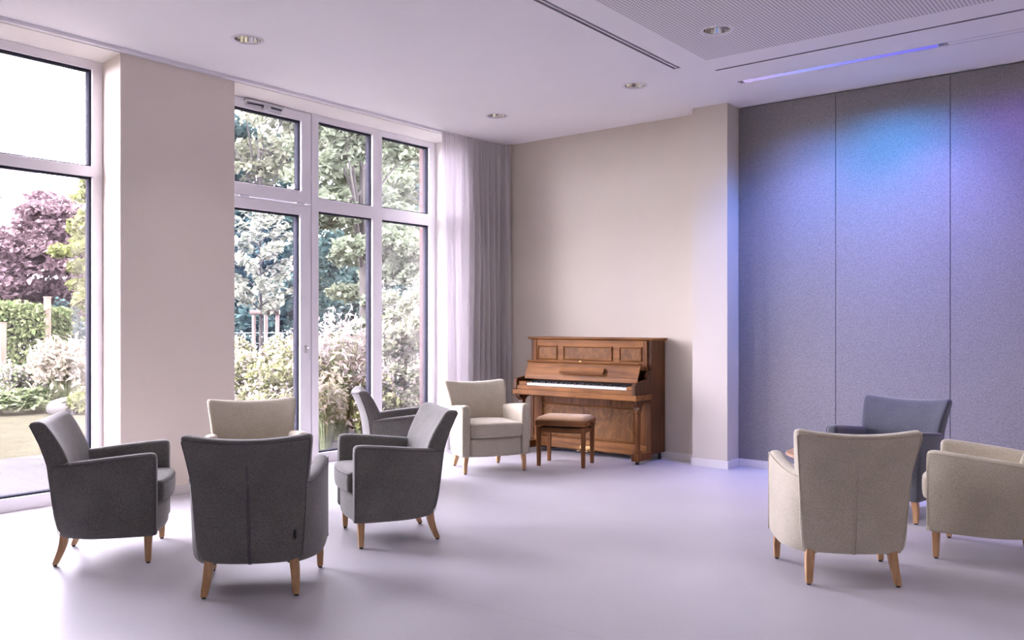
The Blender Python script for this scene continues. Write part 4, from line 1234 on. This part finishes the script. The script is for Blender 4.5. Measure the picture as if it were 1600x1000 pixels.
for i, (u, d) in enumerate([(-15, 14.9), (22, 14.8), (52, 15.1), (75, 15.4)]):
    shrub('flowering_perennial', u, d, .72, .40, M['leaf_hosta'], ['pink flowering perennial at the left picture edge', 'pink flowering perennial under the timber post', 'pink flowering perennial before the hedge', 'low flowering perennial left of the ornamental grass'][i], n=900, leaf=.05, cat='plant', group='pink perennials before the hedge', flowers=(M['leaf_pinkish'], 900, .045))
shrub('fern', 124, 13.9, .42, .25, M['leaf_lime'], 'small bright fern beside the boulder', n=400, leaf=.06, cat='plant')
for i, (u, d, s_) in enumerate([(101, 13.9, .24), (84, 14.2, .14), (636, 10.6, .14)]):
    x, y = ray(u, d); bm = bmesh.new(); bmesh.ops.create_icosphere(bm, subdivisions=3, radius=s_)
    for v in bm.verts:
        f_ = 1 + .12 * math.sin(v.co.x * 14 + i) * math.cos(v.co.y * 11); v.co = Vector((v.co.x * f_ * 1.2, v.co.y * f_, v.co.z * .72 * f_))
    o = obj('boulder', bm, M['rock'], None, smooth=True); o.location = (x, y, -.06 + s_ * .5)
    tag(o, ['rounded grey boulder at the lawn edge', 'smaller boulder left of the large one', 'boulder in the bed near the brick wall'][i], 'boulder', 'boulders in the garden')
# neighbour house
hx_, hy_ = ray(-150, 40)
e = empty('neighbour_house', (hx_, hy_, -.05), YAW); tag(e, 'neighbouring house with pink clay tiled roof behind the maple', 'house')
bm = bmesh.new(); box(bm, -2.4, 6.4, -4, 4, 0, 5.3); obj('wall', bm, M['render'], e)
bm = bmesh.new(); extrude_poly(bm, [(-3.0, 5.06), (7.0, 5.06), (2.0, 11.56)], 'y', -4.5, 4.5); obj('roof', bm, M['roof'], e)
bm = bmesh.new(); box(bm, 1.2, 2.6, -4.03, -3.95, 3, 4.4); obj('window', bm, M['gasket_shade'], e)
# shrubs and perennials seen through the far window
row = [(352, 11.2, 1.15, .45), (385, 10.6, 1.05, .42), (420, 10.9, 1.20, .45), (452, 10.2, 1.25, .45), (372, 12.6, 1.35, .38), (436, 12.8, 1.40, .38), (475, 11.6, 1.35, .42), (498, 11.2, 1.0, .32)]
labs = ['behind the beige pier edge', 'low in the terrace door, left', 'in the middle of the terrace door', 'right in the terrace door', 'beneath the tree stake at left', 'beneath the tree stake at right', 'behind the door frame', 'just right of the door frame']
for (u, d, h_, r_), lb in zip(row, labs):
    shrub('meadow_shrub', u, d, h_, r_, M['leaf_meadow'], 'pale flowering meadow shrub ' + lb, n=2300, leaf=.042, group='pale meadow shrubs outside the far window', flowers=(M['leaf_pinkish'], 900, .04))
shrub('white_shrub', 455, 9.7, .62, .34, M['leaf_pale'], 'low whitish shrub at the foot of the terrace door', n=1500, leaf=.04)
shrub('green_shrub', 560, 12.9, 1.55, .55, M['leaf_mid'], 'deep green rounded shrub behind the pink plumes', n=3600, leaf=.06)
shrub('green_shrub', 600, 14.4, 1.9, .5, M['leaf_lime'], 'yellow green shrub behind the middle window bar', n=2600, leaf=.06)
shrub('green_shrub', 515, 12.6, 1.5, .5, M['leaf_hedge'], 'leafy shrub left of the pink plumes', n=2600, leaf=.06)
tuft('plume_grass', 533, 10.6, 260, .34, 1.65, M['leaf_grass'], 'tall pink feathery plumes in the middle pane', (M['leaf_pinkish'], 1000, .03))
tuft('plume_grass', 508, 9.6, 500, .22, .9, M['leaf_grass'], 'pale wispy grass next to the door frame', (M['leaf_straw'], 500, .03))
tuft('plume_grass', 566, 10.7, 350, .32, 1.05, M['leaf_grass'], 'wispy grass with pink tips before the green shrub', (M['leaf_pinkish'], 600, .03))
for i, (u, d, h_, r_) in enumerate([(608, 11.6, 1.5, .38), (630, 12.9, 2.1, .42), (655, 12.0, 1.9, .34), (636, 11.3, 1.1, .33), (590, 10.6, .8, .32), (668, 13.6, 2.3, .5)]):
    shrub('pale_shrub', u, d, h_, r_, M['leaf_pale'] if i != 4 else M['leaf_meadow'], ['tall', 'very tall', 'tall silvery', 'low silvery', 'low yellowish', 'tall dense'][i] + ' pale shrub ' + ['right of the middle window bar', 'behind the right pane', 'near the brick wall', 'in front, seen in the right pane', 'at the foot of the middle window bar', 'hidden by the brick wall'][i], n=2800, leaf=.05, group='pale shrubs in the right pane', flowers=(M['leaf_pinkish'], 500, .04))
# wire fence at the back
e = empty('wire_fence', (*ray(430, 16.6), -.05), YAW + R(8)); tag(e, 'green wire mesh fence behind the staked tree', 'fence')
bm = bmesh.new()
for z in np.arange(.1, 1.45, .2): tube(bm, [(-2.4, 0, z), (3.4, 0, z)], .006, 4)
obj('wire', bm, M['wire'], e)
for k in range(4):
    bm = bmesh.new(); tube(bm, [(-2.2 + k * 1.8, 0.02, 0), (-2.2 + k * 1.8, 0.02, 1.5)], .025, 8); obj('post', bm, M['wire'], e)
# loose bark chips on the mulch
n_ = 3500; u_ = rng.uniform(0, 1, (n_, 2))
pp = np.stack([-8.75 - 2.6 * u_[:, 0], 7.4 + 3.4 * u_[:, 1], np.full(n_, -.055) + rng.uniform(0, .02, n_)], 1)
pp = pp[(pp[:, 0] < -8.8)]
o = leaves('bark_mulch', pp, .05, M['chip'], None, upbias=1.5); tag(o, 'reddish brown bark mulch beside the terrace', 'mulch', kind='stuff')
